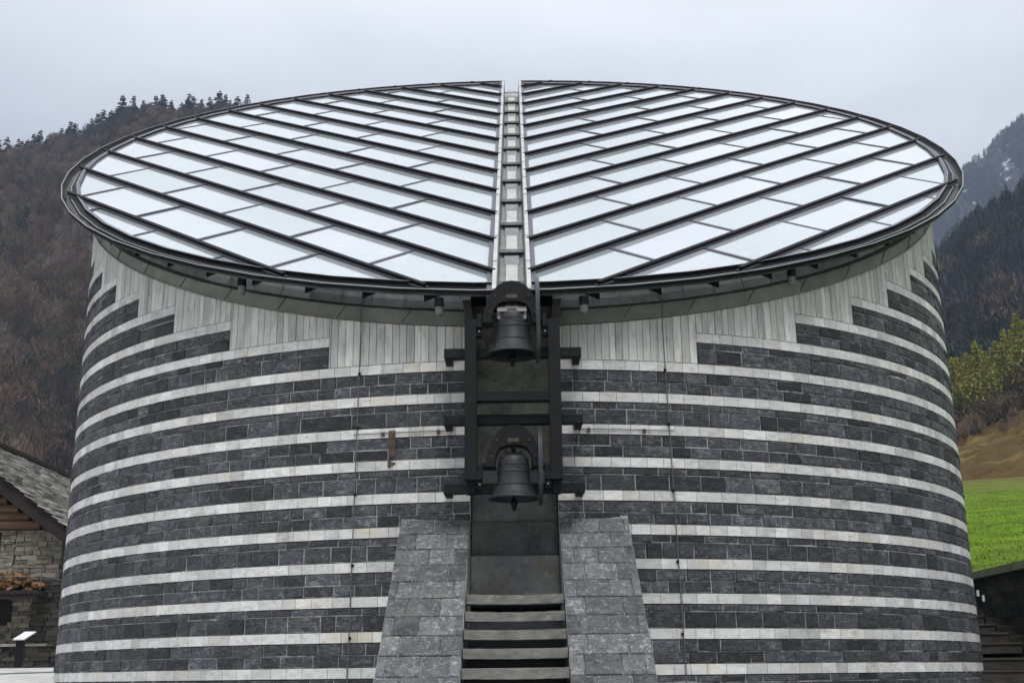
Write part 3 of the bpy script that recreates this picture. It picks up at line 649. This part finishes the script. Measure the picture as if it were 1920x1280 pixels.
def z_dark(az, r):
    ridge = np.interp(az, [8, 16, 19.5, 20.5, 22, 24, 26, 32, 45], [13, 16, 17.8, 18.6, 19.6, 21.0, 22.0, 24, 27])
    t = np.clip((r - 300) / 420, 0, 1); e = 8.5 + (ridge - 1.3 - 8.5) * (1 - (1 - t)**1.5)
    return CZ + r * T(e) + wob(az, r, 2.) * t - np.clip((r - 720) / 100, 0, 1) * 60
polar('dark_mountainside', 6, 45, 90, 280, 820, 50, z_dark, M['litter'], .6, 3)
def z_far(az, r):
    ridge = np.interp(az, [5, 10, 16, 20, 22.2, 23.4, 24.3, 25.3, 28, 34, 45], [5, 9, 15, 20, 22.0, 22.6, 23.3, 24.05, 26.3, 29, 31])
    t = np.clip((r - 1100) / 1200, 0, 1); e = 10 + (ridge - 10) * (1 - (1 - t)**1.5)
    return CZ + r * T(e) + wob(az * 1.3, r, 3.) * t - np.clip((r - 2300) / 200, 0, 1) * 150
polar('far_snowy_mountain', 4, 45, 160, 1080, 2500, 90, z_far, M['rocky'], 4., 4)
def z_brown(az, r):
    rid = np.interp(az, [12, 18, 20.6, 22, 23.6, 26, 34, 45], [9.6, 9.9, 10.1, 10.6, 11.25, 12.2, 14, 15])
    t = np.clip((r - 140) / 100, 0, 1); e = 7.9 + (rid - 7.9) * t
    return CZ + r * T(e) + wob(az * 3, r * 5, .25) - np.clip((r - 240) / 60, 0, 1) * 2
polar('dry_grass_slope', 10, 45, 120, 135, 330, 60, z_brown, M['drygrass'], .25, 5)
def z_mead(az, r):
    x = r * np.sin(np.radians(az))
    e = np.interp(r, [18, 24, 28, 34, 42, 60, 90, 150], [4.0, 4.05, 4.5, 5.3, 6.15, 7.0, 7.7, 8.3])
    return CZ + r * T(e)
def meadow():
    V = []; na, nr = 90, 70; rr = np.r_[np.linspace(14, 60, 40), np.linspace(64, 160, 30)]
    for r in rr:
        for k in range(na):
            # start at the retaining wall (x = 9.3) and fan out to the right
            x0 = 9.32; x1 = 90 + r * .4; t = (k / (na - 1))**2; x = x0 + (x1 - x0) * t; y = CY + (r if r > 3 else 3)
            az = math.degrees(math.atan2(x - CX, y - CY)); R_ = math.hypot(x - CX, y - CY)
            base = 3.32 if R_ < 30 else 0
            z = float(z_mead(az, min(R_, 165))) if R_ < 165 else CZ + R_ * math.tan(R(8.35))
            z = max(z, 0)
            near = max(0, 1 - (x - 9.32) / 2.5); zw = 3.40 + (0.0)
            z = z * (1 - near) + min(z, max(3.30, z - .25)) * near if R_ < 40 else z
            V.append((x, y, z + random.uniform(-.008, .008)))
    F = [(j * na + i, j * na + i + 1, (j + 1) * na + i + 1, (j + 1) * na + i) for j in range(nr - 1) for i in range(na - 1)]
    V = np.array(V); F = np.array(F); fc = V[F].mean(1); rr_ = np.hypot(fc[:, 0] - CX, fc[:, 1] - CY); rg = np.random.RandomState(3)
    mi = (rr_ + rg.uniform(-14, 14, len(rr_)) + 9 * np.sin(fc[:, 0] * .35) > 82).astype(int) + ((rr_ + rg.uniform(-16, 16, len(rr_)) > 128)).astype(int)
    struct(npmesh('meadow', V, F, rg.uniform(.2, .8, len(F)), [M['meadow'], M['meadow_olive'], M['meadow_dry']], MI=mi)); return V
MV = meadow()

# ---- tree shapes (numpy): arrays of triangles
def conifer_arr(h, rs, n=150, rad=.2, droop=.35, dead=0.):
    t = rs.uniform(0, 1, n)**.8; z = h * (.1 + .9 * t); r = h * rad * (1 - t)**.68 * rs.uniform(.45, 1.1, n) + .02 * h * (1 - t)
    a = rs.uniform(0, 2 * np.pi, n); c, s = np.cos(a), np.sin(a)
    wdt = h * .032 * (1.25 - t) * rs.uniform(.6, 1.4, n); th = h * .045 * rs.uniform(.6, 1.5, n)
    p0 = np.stack([c * .1 * r, s * .1 * r, z + th], -1); tip = np.stack([c * r, s * r, z - r * droop], -1)
    p1 = tip + np.stack([-s * wdt, c * wdt, 0 * z], -1); p2 = tip + np.stack([s * wdt, -c * wdt, -th * .5], -1)
    V = np.stack([p0, p1, p2], 1).reshape(-1, 3); F = np.arange(n * 3).reshape(-1, 3); return V, F, rs.uniform(.1, 1, n)
def bare_arr(h, rs, n=260, rad=.26):
    # fans of fine twigs round an egg-shaped crown
    u = rs.normal(size=(n, 3)); u /= np.linalg.norm(u, axis=1)[:, None]; q = rs.uniform(.25, 1, n)**.5
    cen = np.array([0, 0, .62 * h]); p = cen + u * q[:, None] * np.array([rad * h, rad * h, .38 * h])
    d = u * .6 + np.array([0, 0, 1.]) + rs.normal(size=(n, 3)) * .35; d /= np.linalg.norm(d, axis=1)[:, None]
    L = h * rs.uniform(.06, .16, n)[:, None]; s = np.cross(d, rs.normal(size=(n, 3))); s /= np.linalg.norm(s, axis=1)[:, None]
    wd = h * rs.uniform(.006, .018, n)[:, None]
    V = np.stack([p - s * wd, p + s * wd, p + d * L], 1).reshape(-1, 3)
    # trunk and limbs
    tv = []; 
    for k in range(7):
        a = rs.uniform(0, 6.28); e = np.array([math.cos(a) * rad * h * .6, math.sin(a) * rad * h * .6, h * rs.uniform(.55, .9)]); b0 = np.array([0, 0, h * rs.uniform(.2, .45)]); w0 = h * .009
        sd = np.array([-math.sin(a + 1), math.cos(a + 1), 0]) * w0; tv += [b0 - sd, b0 + sd, e]
    w0 = h * .014
    for a in (0, 1.57): sd = np.array([math.cos(a), math.sin(a), 0]) * w0; tv += [-sd, sd, np.array([0, 0, h * .8])]
    V = np.vstack([V, np.array(tv)]); nf = len(V) // 3
    return V, np.arange(nf * 3).reshape(-1, 3), np.r_[rs.uniform(.05, .95, n), np.full(nf - n, .35)]
def larch_arr(h, rs, n=1500, rad=.19):
    # soft, narrow crown: fine sprays, green in the upper part, bare brown twigs below
    t = rs.uniform(0, 1, n)**1.1; z = h * (.12 + .88 * t); lobe = 1 + .35 * np.sin(t * 23 + rs.uniform(0, 6)) 
    a = rs.uniform(0, 6.28, n); r = h * rad * (1 - t)**.82 * rs.uniform(.2, 1, n)**.5 * (1 + .3 * np.sin(3 * a + t * 9)) * (.75 + .25 * lobe)
    p = np.stack([np.cos(a) * r, np.sin(a) * r, z], -1); d = rs.normal(size=(n, 3)) * np.array([1, 1, .6]); d /= np.linalg.norm(d, axis=1)[:, None]
    s = np.cross(d, rs.normal(size=(n, 3))); s /= np.linalg.norm(s, axis=1)[:, None]; L = h * rs.uniform(.015, .045, n)[:, None]; wd = h * rs.uniform(.006, .016, n)[:, None]
    V = np.stack([p - s * wd, p + s * wd, p + d * L], 1).reshape(-1, 3)
    mi = (rs.uniform(0, 1, n) > np.clip((t - .12) * 2.2, .05, .92)).astype(int)
    return V, np.arange(3 * n).reshape(-1, 3), rs.uniform(.1, 1, n), mi
def forest(name, places, protos, mats, pick, label, seed, clump=None):
    rs = np.random.RandomState(seed); VV = []; TT = []; MI = []
    for (x, y, z, s) in places:
        k = pick(rs)
        if clump: k = clump(x, y, rs, k)
        V, F, t = protos[k][rs.randint(len(protos[k]))]; a = rs.uniform(0, 6.28); c, q = math.cos(a), math.sin(a)
        W = V * s; W = W * np.array([1.0, 1.0, 1.0]); VV.append(np.stack([W[:, 0] * c - W[:, 1] * q + x, W[:, 0] * q + W[:, 1] * c + y, W[:, 2] + z], -1)); g = rs.uniform(-.5, .45); TT.append(np.clip(t + g, 0, 1)); MI.append(np.full(len(t), k))
    V = np.vstack(VV); T_ = np.concatenate(TT); F = np.arange(len(V)).reshape(-1, 3)
    o = npmesh(name, V, F, T_, mats, MI=np.concatenate(MI)); o['kind'] = 'stuff'; o['label'] = label; o['category'] = 'forest'; return o
rs = np.random.RandomState(5)
CON = [conifer_arr(1, rs, 150, .17) for _ in range(6)]; BAR = [bare_arr(1, rs) for _ in range(8)]; LAR = [larch_arr(1, rs, 300, .22)[:3] for _ in range(4)]
def scatter(n, az0, az1, r0, r1, zf, hmin, hmax, rs, keep=lambda az, r: True):
    o = []
    while len(o) < n:
        az = rs.uniform(az0, az1); r = math.sqrt(rs.uniform(r0 * r0, r1 * r1))
        if keep(az, r): o.append((CX + r * math.sin(math.radians(az)), CY + r * math.cos(math.radians(az)), float(zf(np.array(az), np.array(r))) - .4, rs.uniform(hmin, hmax)))
    return o

rs = np.random.RandomState(21)
pl = scatter(3800, -31, -10, 240, 800, z_left, 9, 15, rs, lambda az, r: az < -19 or r > 640 - (az + 19) * 6)
pl += scatter(150, -27, -12, 786, 802, z_left, 10, 17, rs)
def lw(x, y, r, k):
    if k != 0: return k
    v = math.sin(x * .031 + 1) + math.sin(y * .019 + x * .012) + .8 * math.sin(x * .09 + y * .05) + r.normal() * .9
    low = (y - CY) < 640
    if v > 1.3: return 3
    if v < -1.2: return 5
    if low and v > .1: return 4
    if low and v < -.7: return 6
    return 0
forest('bare_wood', pl, [BAR, CON, LAR, BAR, BAR, BAR, BAR], [M['bare'], M['conifer'], M['buds'], M['bare_grey'], M['bare_red'], M['bare_dark'], M['bare_olive']], lambda r: r.choice([0, 1, 2], p=[.94, .035, .025]), 'leafless brown wood covering the mountainside on the left', 3, lw)
pl = scatter(2600, 16, 29, 330, 730, z_dark, 13, 24, rs)
BIGC = [conifer_arr(1, rs, 220, .30, .25) for _ in range(5)]; BIGB = [bare_arr(1, rs, 260, .36) for _ in range(6)]
def rw(x, y, r, k):
    v = math.sin(x * .04) + math.sin(y * .023 + x * .03) + r.normal() * .8
    return 1 if v < .15 else (2 if v > 2.0 else (3 if v > 1.1 else 0))
forest('dark_wood', pl, [BIGB, BIGC, BIGB, BIGC], [M['mixed'], M['conifer'], M['bare'], M['mixed']], lambda r: 0, 'dark mixed wood on the mountainside on the right', 4, rw)
pl = scatter(4200, 18, 29, 1150, 2290, z_far, 12, 22, rs, lambda az, r: rs.uniform() < (.55 + .45 * math.sin(az * 3 + r * .01)))
forest('far_wood', pl, [BAR, CON], [M['mixed'], M['conifer']], lambda r: r.choice([0, 1], p=[.75, .25]), 'thin wood on the far mountain with patches of snow', 6)
pl = scatter(240, 17, 29, 205, 262, z_brown, 2.0, 5.5, rs, lambda az, r: r > 228 or rs.uniform() < .12)
forest('scrub', pl, [BAR], [M['bare']], lambda r: 0, 'bare brown scrub along the top of the dry slope', 7)

# ---- single trees one can tell apart
def tree_proto(name, arr, cm, trunk_h, h):
    t = bpy.data.objects.new(name, None); COL.objects.link(t)
    V, F, T_ = arr[:3]; o = npmesh('crown', V * h, F, T_, cm, t, MI=arr[3] if len(arr) > 3 else None)
    b = MB(); b.tube([(0, 0, -.5), (0, 0, h * .5), (0, 0, h * trunk_h)], [h * .018, h * .012, h * .003], 7); b.build('trunk', M['bark'], t); return t
def place(proto, first, loc, sc, rz):
    if first: r_ = proto
    else:
        r_ = proto.copy(); COL.objects.link(r_)
        for ch in list(proto.children): c = ch.copy(); COL.objects.link(c); c.parent = r_
    r_.location = loc; r_.scale = (sc, sc, sc); r_.rotation_euler = (0, 0, rz); return r_
rs = np.random.RandomState(33)
def spruce_arr(h, rs, rad):
    T3 = []; n = 14
    for k in range(n):
        t = (k + rs.uniform(-.3, .3)) / n; z = h * (.14 + .84 * t); m = int(9 + 12 * (1 - t))
        for q in range(m):
            if rs.uniform() < .22: continue
            a = rs.uniform(0, 6.28); r = h * rad * ((1 - t)**.7) * rs.uniform(.45, 1.15) + .015 * h; c, s_ = math.cos(a), math.sin(a); sag = r * rs.uniform(.1, .45)
            for u0 in (0, .4, .7):
                pz = z - sag * u0; x0, y0 = c * r * u0, s_ * r * u0; w_ = h * .035 * rs.uniform(.6, 1.3); ln = r * .42
                T3 += [(x0 - s_ * w_, y0 + c * w_, pz - h * .012), (x0 + s_ * w_, y0 - c * w_, pz - h * .02), (x0 + c * ln, y0 + s_ * ln, pz - sag * .35)]
                T3 += [(x0, y0, pz + h * .01), (x0 + c * ln * .8, y0 + s_ * ln * .8, pz - sag * .3), (x0 + c * ln * .3, y0 + s_ * ln * .3, pz - h * .045)]
    V = np.array(T3); return V, np.arange(len(V)).reshape(-1, 3), rs.uniform(.05, 1, len(V) // 3)
big = [tree_proto('spruce', spruce_arr(1, rs, .24 + .04 * k), M['conifer'], .97, 14) for k in range(3)]
used = [False] * 3
def spot(az, r, zf): return (CX + r * math.sin(R(az)), CY + r * math.cos(R(az)), float(zf(np.array(az), np.array(r))) - .3)
def azel(u):   # picture column to bearing, used once to lay the ridge trees out
    return u
ridge = [(-24.55, 1.05), (-24.0, .75), (-23.5, .9), (-23.2, .7), (-22.55, 1.15), (-22.2, .7), (-21.75, .8), (-21.25, 1.35), (-20.9, .85), (-20.15, 1.55), (-19.75, .8), (-19.4, .9), (-19.0, .95), (-18.65, .8), (-18.15, 1.3), (-17.8, 1.25), (-17.4, .85), (-17.0, 1.1), (-16.65, .8), (-16.3, 1.15), (-15.9, 1.0), (-15.5, .8), (-15.1, 1.0), (-14.6, .8), (-14.2, .7), (-25.1, 1.0), (-25.7, .9), (-24.8, .6), (-24.25, .9), (-23.75, .65), (-22.9, .75), (-21.5, .7), (-20.5, .8), (-20.0, .7), (-18.4, .8), (-17.2, .9), (-16.1, .85)] + [(-25.9 + .37 * q + .12 * math.sin(q * 5), (.95 + .45 * abs(math.sin(q * 2.3)))) for q in range(33)]
words = ['short and ragged', 'tall and full', 'slim', 'broad', 'small']
for i, (az, sc) in enumerate(ridge):
    k = i % 3; o = place(big[k], not used[k], spot(az, 799, z_left), 1.3 * sc, i * 1.3); used[k] = True
    if i == 9: tag(o, 'tallest dark spruce of the left skyline, broad and full, where the ridge turns up', 'tree', 'spruces along the left skyline')
    elif i == 7: tag(o, 'second tallest spruce on the left skyline, down the ridge from the tallest', 'tree', 'spruces along the left skyline')
    else: tag(o, 'smaller dark spruce standing on the left skyline ridge above the bare wood', 'tree', 'spruces along the left skyline')
for az, sc in ((-24.05, 1.25), (-24.35, .9)):
    o = place(big[1], False, spot(az, 600, z_left), sc, 1.); tag(o, 'dark green spruce alone among bare brown trees on the left mountainside' if sc > 1 else 'smaller dark spruce beside the lone green one on the left mountainside', 'tree')
lar = [tree_proto('larch', larch_arr(1, rs, 2600, .16 + .02 * k), [M['larch'], M['bare']], .95, 18) for k in range(3)]; used = [False] * 3
for i, (az, r, sc) in enumerate([(20.2, 262, 1.0), (20.75, 250, .98), (21.15, 268, 1.05), (21.45, 246, .95), (21.85, 256, 1.08), (22.25, 249, .86), (22.55, 270, 1.0), (22.95, 255, .93), (23.3, 262, .99), (23.75, 250, 1.12), (24.2, 262, 1.1), (24.7, 255, 1.1), (19.6, 262, .95), (25.3, 260, 1.1), (20.45, 272, 1.05), (20.95, 280, 1.12), (21.65, 276, 1.0), (22.05, 283, 1.15), (22.75, 284, 1.12), (23.15, 279, 1.18), (23.5, 272, 1.08), (24.0, 280, 1.2), (24.45, 276, 1.15)]):
    k = i % 3; o = place(lar[k], not used[k], spot(az, r, z_brown), sc * .98, i * 2.1); used[k] = True
    tag(o, 'yellow-green young larch in the row behind the dry grass slope', 'tree', 'larches behind the dry slope')
fr_ = [tree_proto('spruce', conifer_arr(1, rs, 420, .2), M['conifer'], .97, 12)]; used = [False]
for i, az in enumerate([22.35, 22.62, 22.8, 23.1, 23.35, 23.55, 23.8, 24.05, 24.3, 24.5, 24.75, 25.0, 25.2, 25.5]):
    o = place(fr_[0], i == 0, spot(az, 2296, z_far), rs.uniform(1.1, 2.0), i * 1.7)
    tag(o, 'small far spruce on the skyline of the snowy mountain', 'tree', 'spruces on the far right skyline')

# ---- stone barn on the left
M['drystone'] = mat('rubble_wall', (.27, .25, .20), .95, .35, 3.5, 1., 5, tone=.5, bdist=.06, spots=[(5, .56, .1, (.33, .31, .27), .6), (7, .60, .08, (.05, .045, .04), .6)], stretch=(1, 1, 2.2))
M['rubble'] = mat('dark_rubble', (.055, .052, .045), .95, .35, 3, 1., 6, tone=.5, bdist=.05, spots=[(4, .6, .1, (.12, .115, .1), .5)], stretch=(1, 1, 2.2))
M['roofstone'] = mat('roof_slate_slabs', (.25, .24, .215), .9, .35, 4, .8, 9, tone=.5, spots=[(6, .58, .1, (.34, .33, .3), .6)])
M['log'] = mat('old_logs', (.10, .055, .035), .85, .35, 3, .4, 12, tone=.4, stretch=(.3, 1, 3))
M['darkwood'] = mat('dark_timber', (.02, .016, .014), .9, .3, 4, .2)
M['firewood'] = mat('split_firewood', (.30, .16, .07), .85, .3, 6, .4, tone=.6, spots=[(4, .6, .1, (.09, .045, .03), .7)])
barn = empty('stone_barn', (-14.8, 7.4, 1.9), 'old rubble stone barn with log gable and slab roof left of the church', 'barn')
def rubble(mb, x0, x1, y, z0, z1, hs, ls, tf=lambda z: .5, dep=.05, m=0, flip=False):
    z = z0
    while z < z1:
        h = random.uniform(*hs); x = x0 - random.uniform(0, .2)
        while x < x1:
            l = random.uniform(*ls); a, b_ = max(x, x0) + .008, min(x + l, x1) - .008
            if b_ > a + .02:
                d = random.uniform(0, dep); j = lambda: random.uniform(-.012, .012); zt = min(z + h, z1) - .006
                mb.hexa([(a, y - d, z + j()), (b_, y - d, z + j()), (b_, y + .05, z), (a, y + .05, z), (a + j(), y - d, zt + j()), (b_ + j(), y - d, zt + j()), (b_, y + .05, zt), (a, y + .05, zt)], m, min(1, max(0, tf(z) + random.uniform(-.4, .4))))
            x += l
        z += h
b = MB(); b.box(-18, -11.3, 7.36, 13, 1.6, 5.3, 1, .4)
rubble(b, -18, -12.47, 7.35, 3.7, 5.28, (.06, .13), (.12, .42)); rubble(b, -12.47, -11.3, 7.352, 1.9, 5.28, (.06, .13), (.12, .42)); 
rubble(b, -18, -12.42, 7.35, 1.9, 2.95, (.1, .18), (.2, .6), lambda z: .35)
b.build('wall', [M['drystone'], M['rubble']], barn)
b = MB(); rubble(b, -11.75, -11.0, 6.9, 1.9, 4.0, (.07, .14), (.15, .5), lambda z: .4, .07); b.box(-11.72, -11.03, 6.93, 7.34, 1.9, 3.98, 0, .2); b.build('stone_pier', M['rubble'], barn)
b = MB(); z = 5.36; i = 0
while z < 8:
    xr = -14.8 + (8.0 - z) / .70 - .35
    if xr > -14.7: b.tube([(-14.8 - (xr + 14.8), 7.2, z), (xr - .45, 7.2 + .02 * math.sin(i), z)], .105, 9, 0, [.95, .6, .8, .35, .2, .15, .1, .1, .1, .1, .1, .1, .1][i]); b.box(-14.8 - (xr + 14.8), xr - .3, 7.3, 7.5, z - .12, z + .12, 1, .2)
    z += .205; i += 1
b.build('log_gable', [M['log'], M['darkwood']], barn)
b = MB()     # stone slab roof: courses of rough slabs on the right-hand slope, a plain mirrored slope on the left
pit = .73; zr = 8.05
rows = 22
for k in range(rows):
    d0 = 3.85 * k / rows; d1 = 3.85 * (k + 1.5) / rows; y = 6.5
    while y < 20:
        l = random.uniform(.18, .55); xa = -14.8 + d0 + random.uniform(-.02, .02); xb = -14.8 + d1 + random.uniform(-.05, .04); za, zb3 = zr - d0 * pit + .01, zr - d1 * pit + .075 + random.uniform(0, .03)
        ya = y + random.uniform(0, .02) + (random.uniform(-.07, .03) if y == 6.5 else 0)
        b.hexa([(xa, ya, za - .03), (xb, ya, zb3 - .045), (xb, y + l - .01, zb3 - .045), (xa, y + l - .01, za - .03), (xa, ya, za + .01), (xb, ya, zb3), (xb, y + l - .01, zb3), (xa, y + l - .01, za + .01)], 0, random.random())
        y += l
b.hexa([(-18.6, 6.5, zr - 3.8 * pit - .1), (-14.8, 6.5, zr - .1), (-14.8, 20, zr - .1), (-18.6, 20, zr - 3.8 * pit - .1), (-18.6, 6.5, zr - 3.8 * pit), (-14.8, 6.5, zr), (-14.8, 20, zr), (-18.6, 20, zr - 3.8 * pit)], 0, .4)
b.bar((-14.82, 6.45, zr + .06), (-14.82, 20, zr + .06), .34, .12, (0, 0, 1), 1)
b.hexa([(-14.8, 6.62, zr - .22), (-11.05, 6.62, zr - .22 - 3.75 * pit), (-11.05, 20, zr - .22 - 3.75 * pit), (-14.8, 20, zr - .22), (-14.8, 6.62, zr - .03), (-11.05, 6.62, zr - .03 - 3.75 * pit), (-11.05, 20, zr - .03 - 3.75 * pit), (-14.8, 20, zr - .03)], 1, .3)
b.build('slab_roof', [M['roofstone'], M['darkwood']], barn)
b = MB(); b.bar((-14.8, 6.7, zr - .30), (-10.95, 6.7, zr - .30 - 3.85 * pit), .18, .22, (0, 0, 1)); b.bar((-11.35, 6.7, 5.3), (-11.35, 7.4, 5.3), .3, .3); b.build('gable_beam', M['darkwood'], barn)
b = MB(); b.box(-12.9, -12.40, 7.28, 7.42, 3.02, 3.52); b.build('window', M['darkwood'], barn)
b = MB(); b.box(-13.4, -12.83, 7.28, 7.42, 4.2, 5.2); b.build('window', M['darkwood'], barn)
b = MB(); b.box(-16, -11.35, 6.2, 7.3, 3.62, 3.70); b.box(-16, -11.4, 6.25, 6.33, 3.5, 3.62); b.build('balcony_deck', M['darkwood'], barn)
b = MB()
for z in (4.24, 4.02): b.tube([(-16, 6.22, z), (-11.3, 6.22, z), (-10.9, 6.9, z - .08)], .014, 6)
for x in (-11.3, -12.6, -14): b.tube([(x, 6.22, 3.7), (x, 6.22, 4.24)], .014, 6)
b.build('railing', M['cable'], barn)
b = MB()
for k in range(150):
    x = random.uniform(-15, -11.5); z = 3.72 + random.uniform(0, .36) * (1 if x < -11.8 else .5); a = random.uniform(-.6, .6); l = random.uniform(.1, .24); h = random.uniform(.04, .1); y = 6.35 + random.uniform(0, .5)
    b.hexa([(x + q * l * math.cos(a) - r_ * h * math.sin(a), yy, z + q * l * math.sin(a) + r_ * h * math.cos(a)) for r_, lst in ((0, ((-.5, y), (.5, y), (.5, y + .3), (-.5, y + .3))), (1, ((-.5, y), (.4, y), (.5, y + .3), (-.5, y + .3)))) for q, yy in lst], 0, random.random())
tag(b.build('firewood_pile', M['firewood']), 'heap of orange split firewood stacked on the balcony of the stone barn', 'firewood', None)
sgn = empty('info_sign', (-10.25, 2.85, 1.95), 'dark post with a tilted white information panel on the paved square beside the church', 'sign')
b = MB(); b.box(-10.33, -10.17, 2.82, 2.9, 1.9, 2.5); b.build('post', M['steel'], sgn, bevel=.005)
b = MB(); b.hexa([(-10.37, 2.74, 2.44), (-10.13, 2.74, 2.44), (-10.0, 3.0, 2.60), (-10.24, 3.0, 2.60), (-10.37, 2.735, 2.46), (-10.13, 2.735, 2.46), (-10.0, 2.995, 2.62), (-10.24, 2.995, 2.62)]); b.build('panel', mat('white_enamel', (.8, .8, .8), .4, .03, 5, 0), sgn)
b = MB()     # low dark rubble wall at the foot of the barn
rubble(b, -18, -10.9, 6.55, 1.85, 2.42, (.09, .15), (.2, .55), lambda z: .4, .08); b.box(-18, -10.95, 6.6, 7.2, 1.8, 2.40, 0, .2)
for x in np.arange(-17.9, -11.2, .62): b.box(x, x + .58, 6.45, 7.1, 2.42, 2.48, 1, random.random())
tag(b.build('low_wall', [M['rubble'], M['roofstone']]), 'low dark rubble wall with slab coping at the foot of the stone barn', 'wall')

# ---- retaining wall, stairs and plates on the right
rw_ = empty('retaining_wall', (9.1, -2, .5), 'dark stone retaining wall with pale coping below the green meadow on the right', 'wall')
b = MB(); b.box(9.06, 9.5, -16, 9, -.2, 3.36, 0, .15)
z = .2
while z < 3.28:
    h = random.uniform(.16, .3); y = -16
    while y < 9:
        l = random.uniform(.3, .8); d = random.uniform(0, .05); zt = min(z + h, 3.3) - .008; x = 9.03 - d
        b.hexa([(x, y + .008, z), (9.08, y + .008, z), (9.08, y + l - .008, z), (x, y + l - .008, z), (x, y + .008, zt), (9.08, y + .008, zt), (9.08, y + l - .008, zt), (x, y + l - .008, zt)], 0, random.random() * .9)
        y += l
    z += h
b.build('wall_face', M['wallr'] if 'wallr' in M else M['rubble'], rw_)
b = MB(); y = -16.
while y < 9:
    l = random.uniform(.9, 1.3); b.box(8.93, 9.48, y + .005, min(9, y + l), 3.34, 3.47 + random.uniform(-.005, .005), 0, random.random()); y += l
M['mosscope'] = mat('mossy_coping', (.27, .30, .20), .9, .25, 3, .4, tone=.2, spots=[(4, .56, .1, (.38, .39, .36), .6)])
b.build('coping', M['mosscope'], rw_)
st = empty('stone_stairs', (8.3, -1, 1.4), 'dark stone stairs climbing between the church drum and the right retaining wall', 'stairs')
for i in range(9):
    y = [-2.35, -1.95, -1.25, -.75, -.25, .25, .75, 1.25, 1.75][i]; z = [1.62, 1.81, 2.07, 2.25, 2.42, 2.59, 2.76, 2.93, 3.1][i]; xr = [9.02, 9.02, 8.62, 8.62, 8.60, 8.60, 8.58, 8.58, 8.56][i]
    b = MB(); b.box(5.5, xr, y, 4, z - .18 if i else 0.5, z - .03); b.box(5.5, xr, y - .03, 4, z - .03, z + .0, 0, .9)
    b.build('step', M['stepm'] if 'stepm' in M else M['rubble'], st)
b = MB(); b.box(8.62, 9.03, -2.2, 4, .5, 2.0, 0, .1)
for k in range(7): b.box(8.63, 9.03, -1.25 + .5 * k, 4, 2.0 + .17 * k - .17, 2.05 + .17 * k, 0, .1)
b.build('stringer', M['rubble'], st)
for (x, y, z, lab) in ((8.42, -.1, 2.97, 'small white plate at the top of the right-hand stairs, nearer the church'), (8.51, -.1, 2.88, 'small white plate at the top of the right-hand stairs, nearer the retaining wall')):
    b = MB(); b.box(x - .022, x + .022, y, y + .015, z - .055, z + .055); b.box(x - .006, x + .006, y + .016, y + .03, z - .4, z); b.m[-6:] = [1] * 6; tag(b.build('white_plate', [mat('white_plate_paint', (.6, .6, .58), .5, .1, 20, 0), M['steel']]), lab, 'plate')

# ---- grass on the meadow near the wall
n = 60000; rs = np.random.RandomState(8)
u = rs.uniform(0, 1, n); X = 9.5 + rs.uniform(0, 1, n)**1.2 * 26; Y = CY + 14 + u**1.1 * 75
Z = np.array([float(z_mead(0, math.hypot(x - CX, y - CY))) for x, y in zip(X, Y)])
near = np.clip(1 - (X - 9.32) / 2.5, 0, 1); Rr = np.hypot(X - CX, Y - CY); Z = np.where(Rr < 40, Z * (1 - near) + np.minimum(Z, np.maximum(3.30, Z - .25)) * near, Z)
a = rs.uniform(0, 6.28, n); hh = rs.uniform(.03, .09, n); ww = rs.uniform(.01, .035, n); lx = rs.uniform(-.06, .06, n)
p0 = np.stack([X - np.cos(a) * ww, Y - np.sin(a) * ww, Z - .03], -1); p1 = np.stack([X + np.cos(a) * ww, Y + np.sin(a) * ww, Z - .03], -1); p2 = np.stack([X + lx, Y + lx * .5, Z + hh], -1)
V = np.stack([p0, p1, p2], 1).reshape(-1, 3)
M['blade'] = mat('grass_blades', (.145, .232, .022), .9, .3, .5, 0, tone=.55, spots=[(.35, .55, .1, (.20, .25, .06), .6), (1.2, .56, .1, (.06, .13, .01), .6)])
o = npmesh('grass', V, np.arange(3 * n).reshape(-1, 3), rs.uniform(0, 1, n), M['blade']); struct(o, 'stuff')
o['label'] = 'bright green grass of the sloping meadow above the retaining wall'; o['category'] = 'grass'

# ---- mountain air
hz = bpy.data.materials.new('mountain_air'); hz.use_nodes = True; t = hz.node_tree; t.nodes.clear()
oo = t.nodes.new('ShaderNodeOutputMaterial'); pv = t.nodes.new('ShaderNodeVolumePrincipled'); pv.inputs['Color'].default_value = (.60, .72, .92, 1); pv.inputs['Density'].default_value = .00017; pv.inputs['Anisotropy'].default_value = 0
t.links.new(pv.outputs[0], oo.inputs['Volume'])
b = MB(); b.box(-2200, 2200, -300, 2900, -3, 1600); o = b.build('haze', hz); o['kind'] = 'stuff'; o['label'] = 'thin bluish air between the church and the mountains'; o['category'] = 'haze'
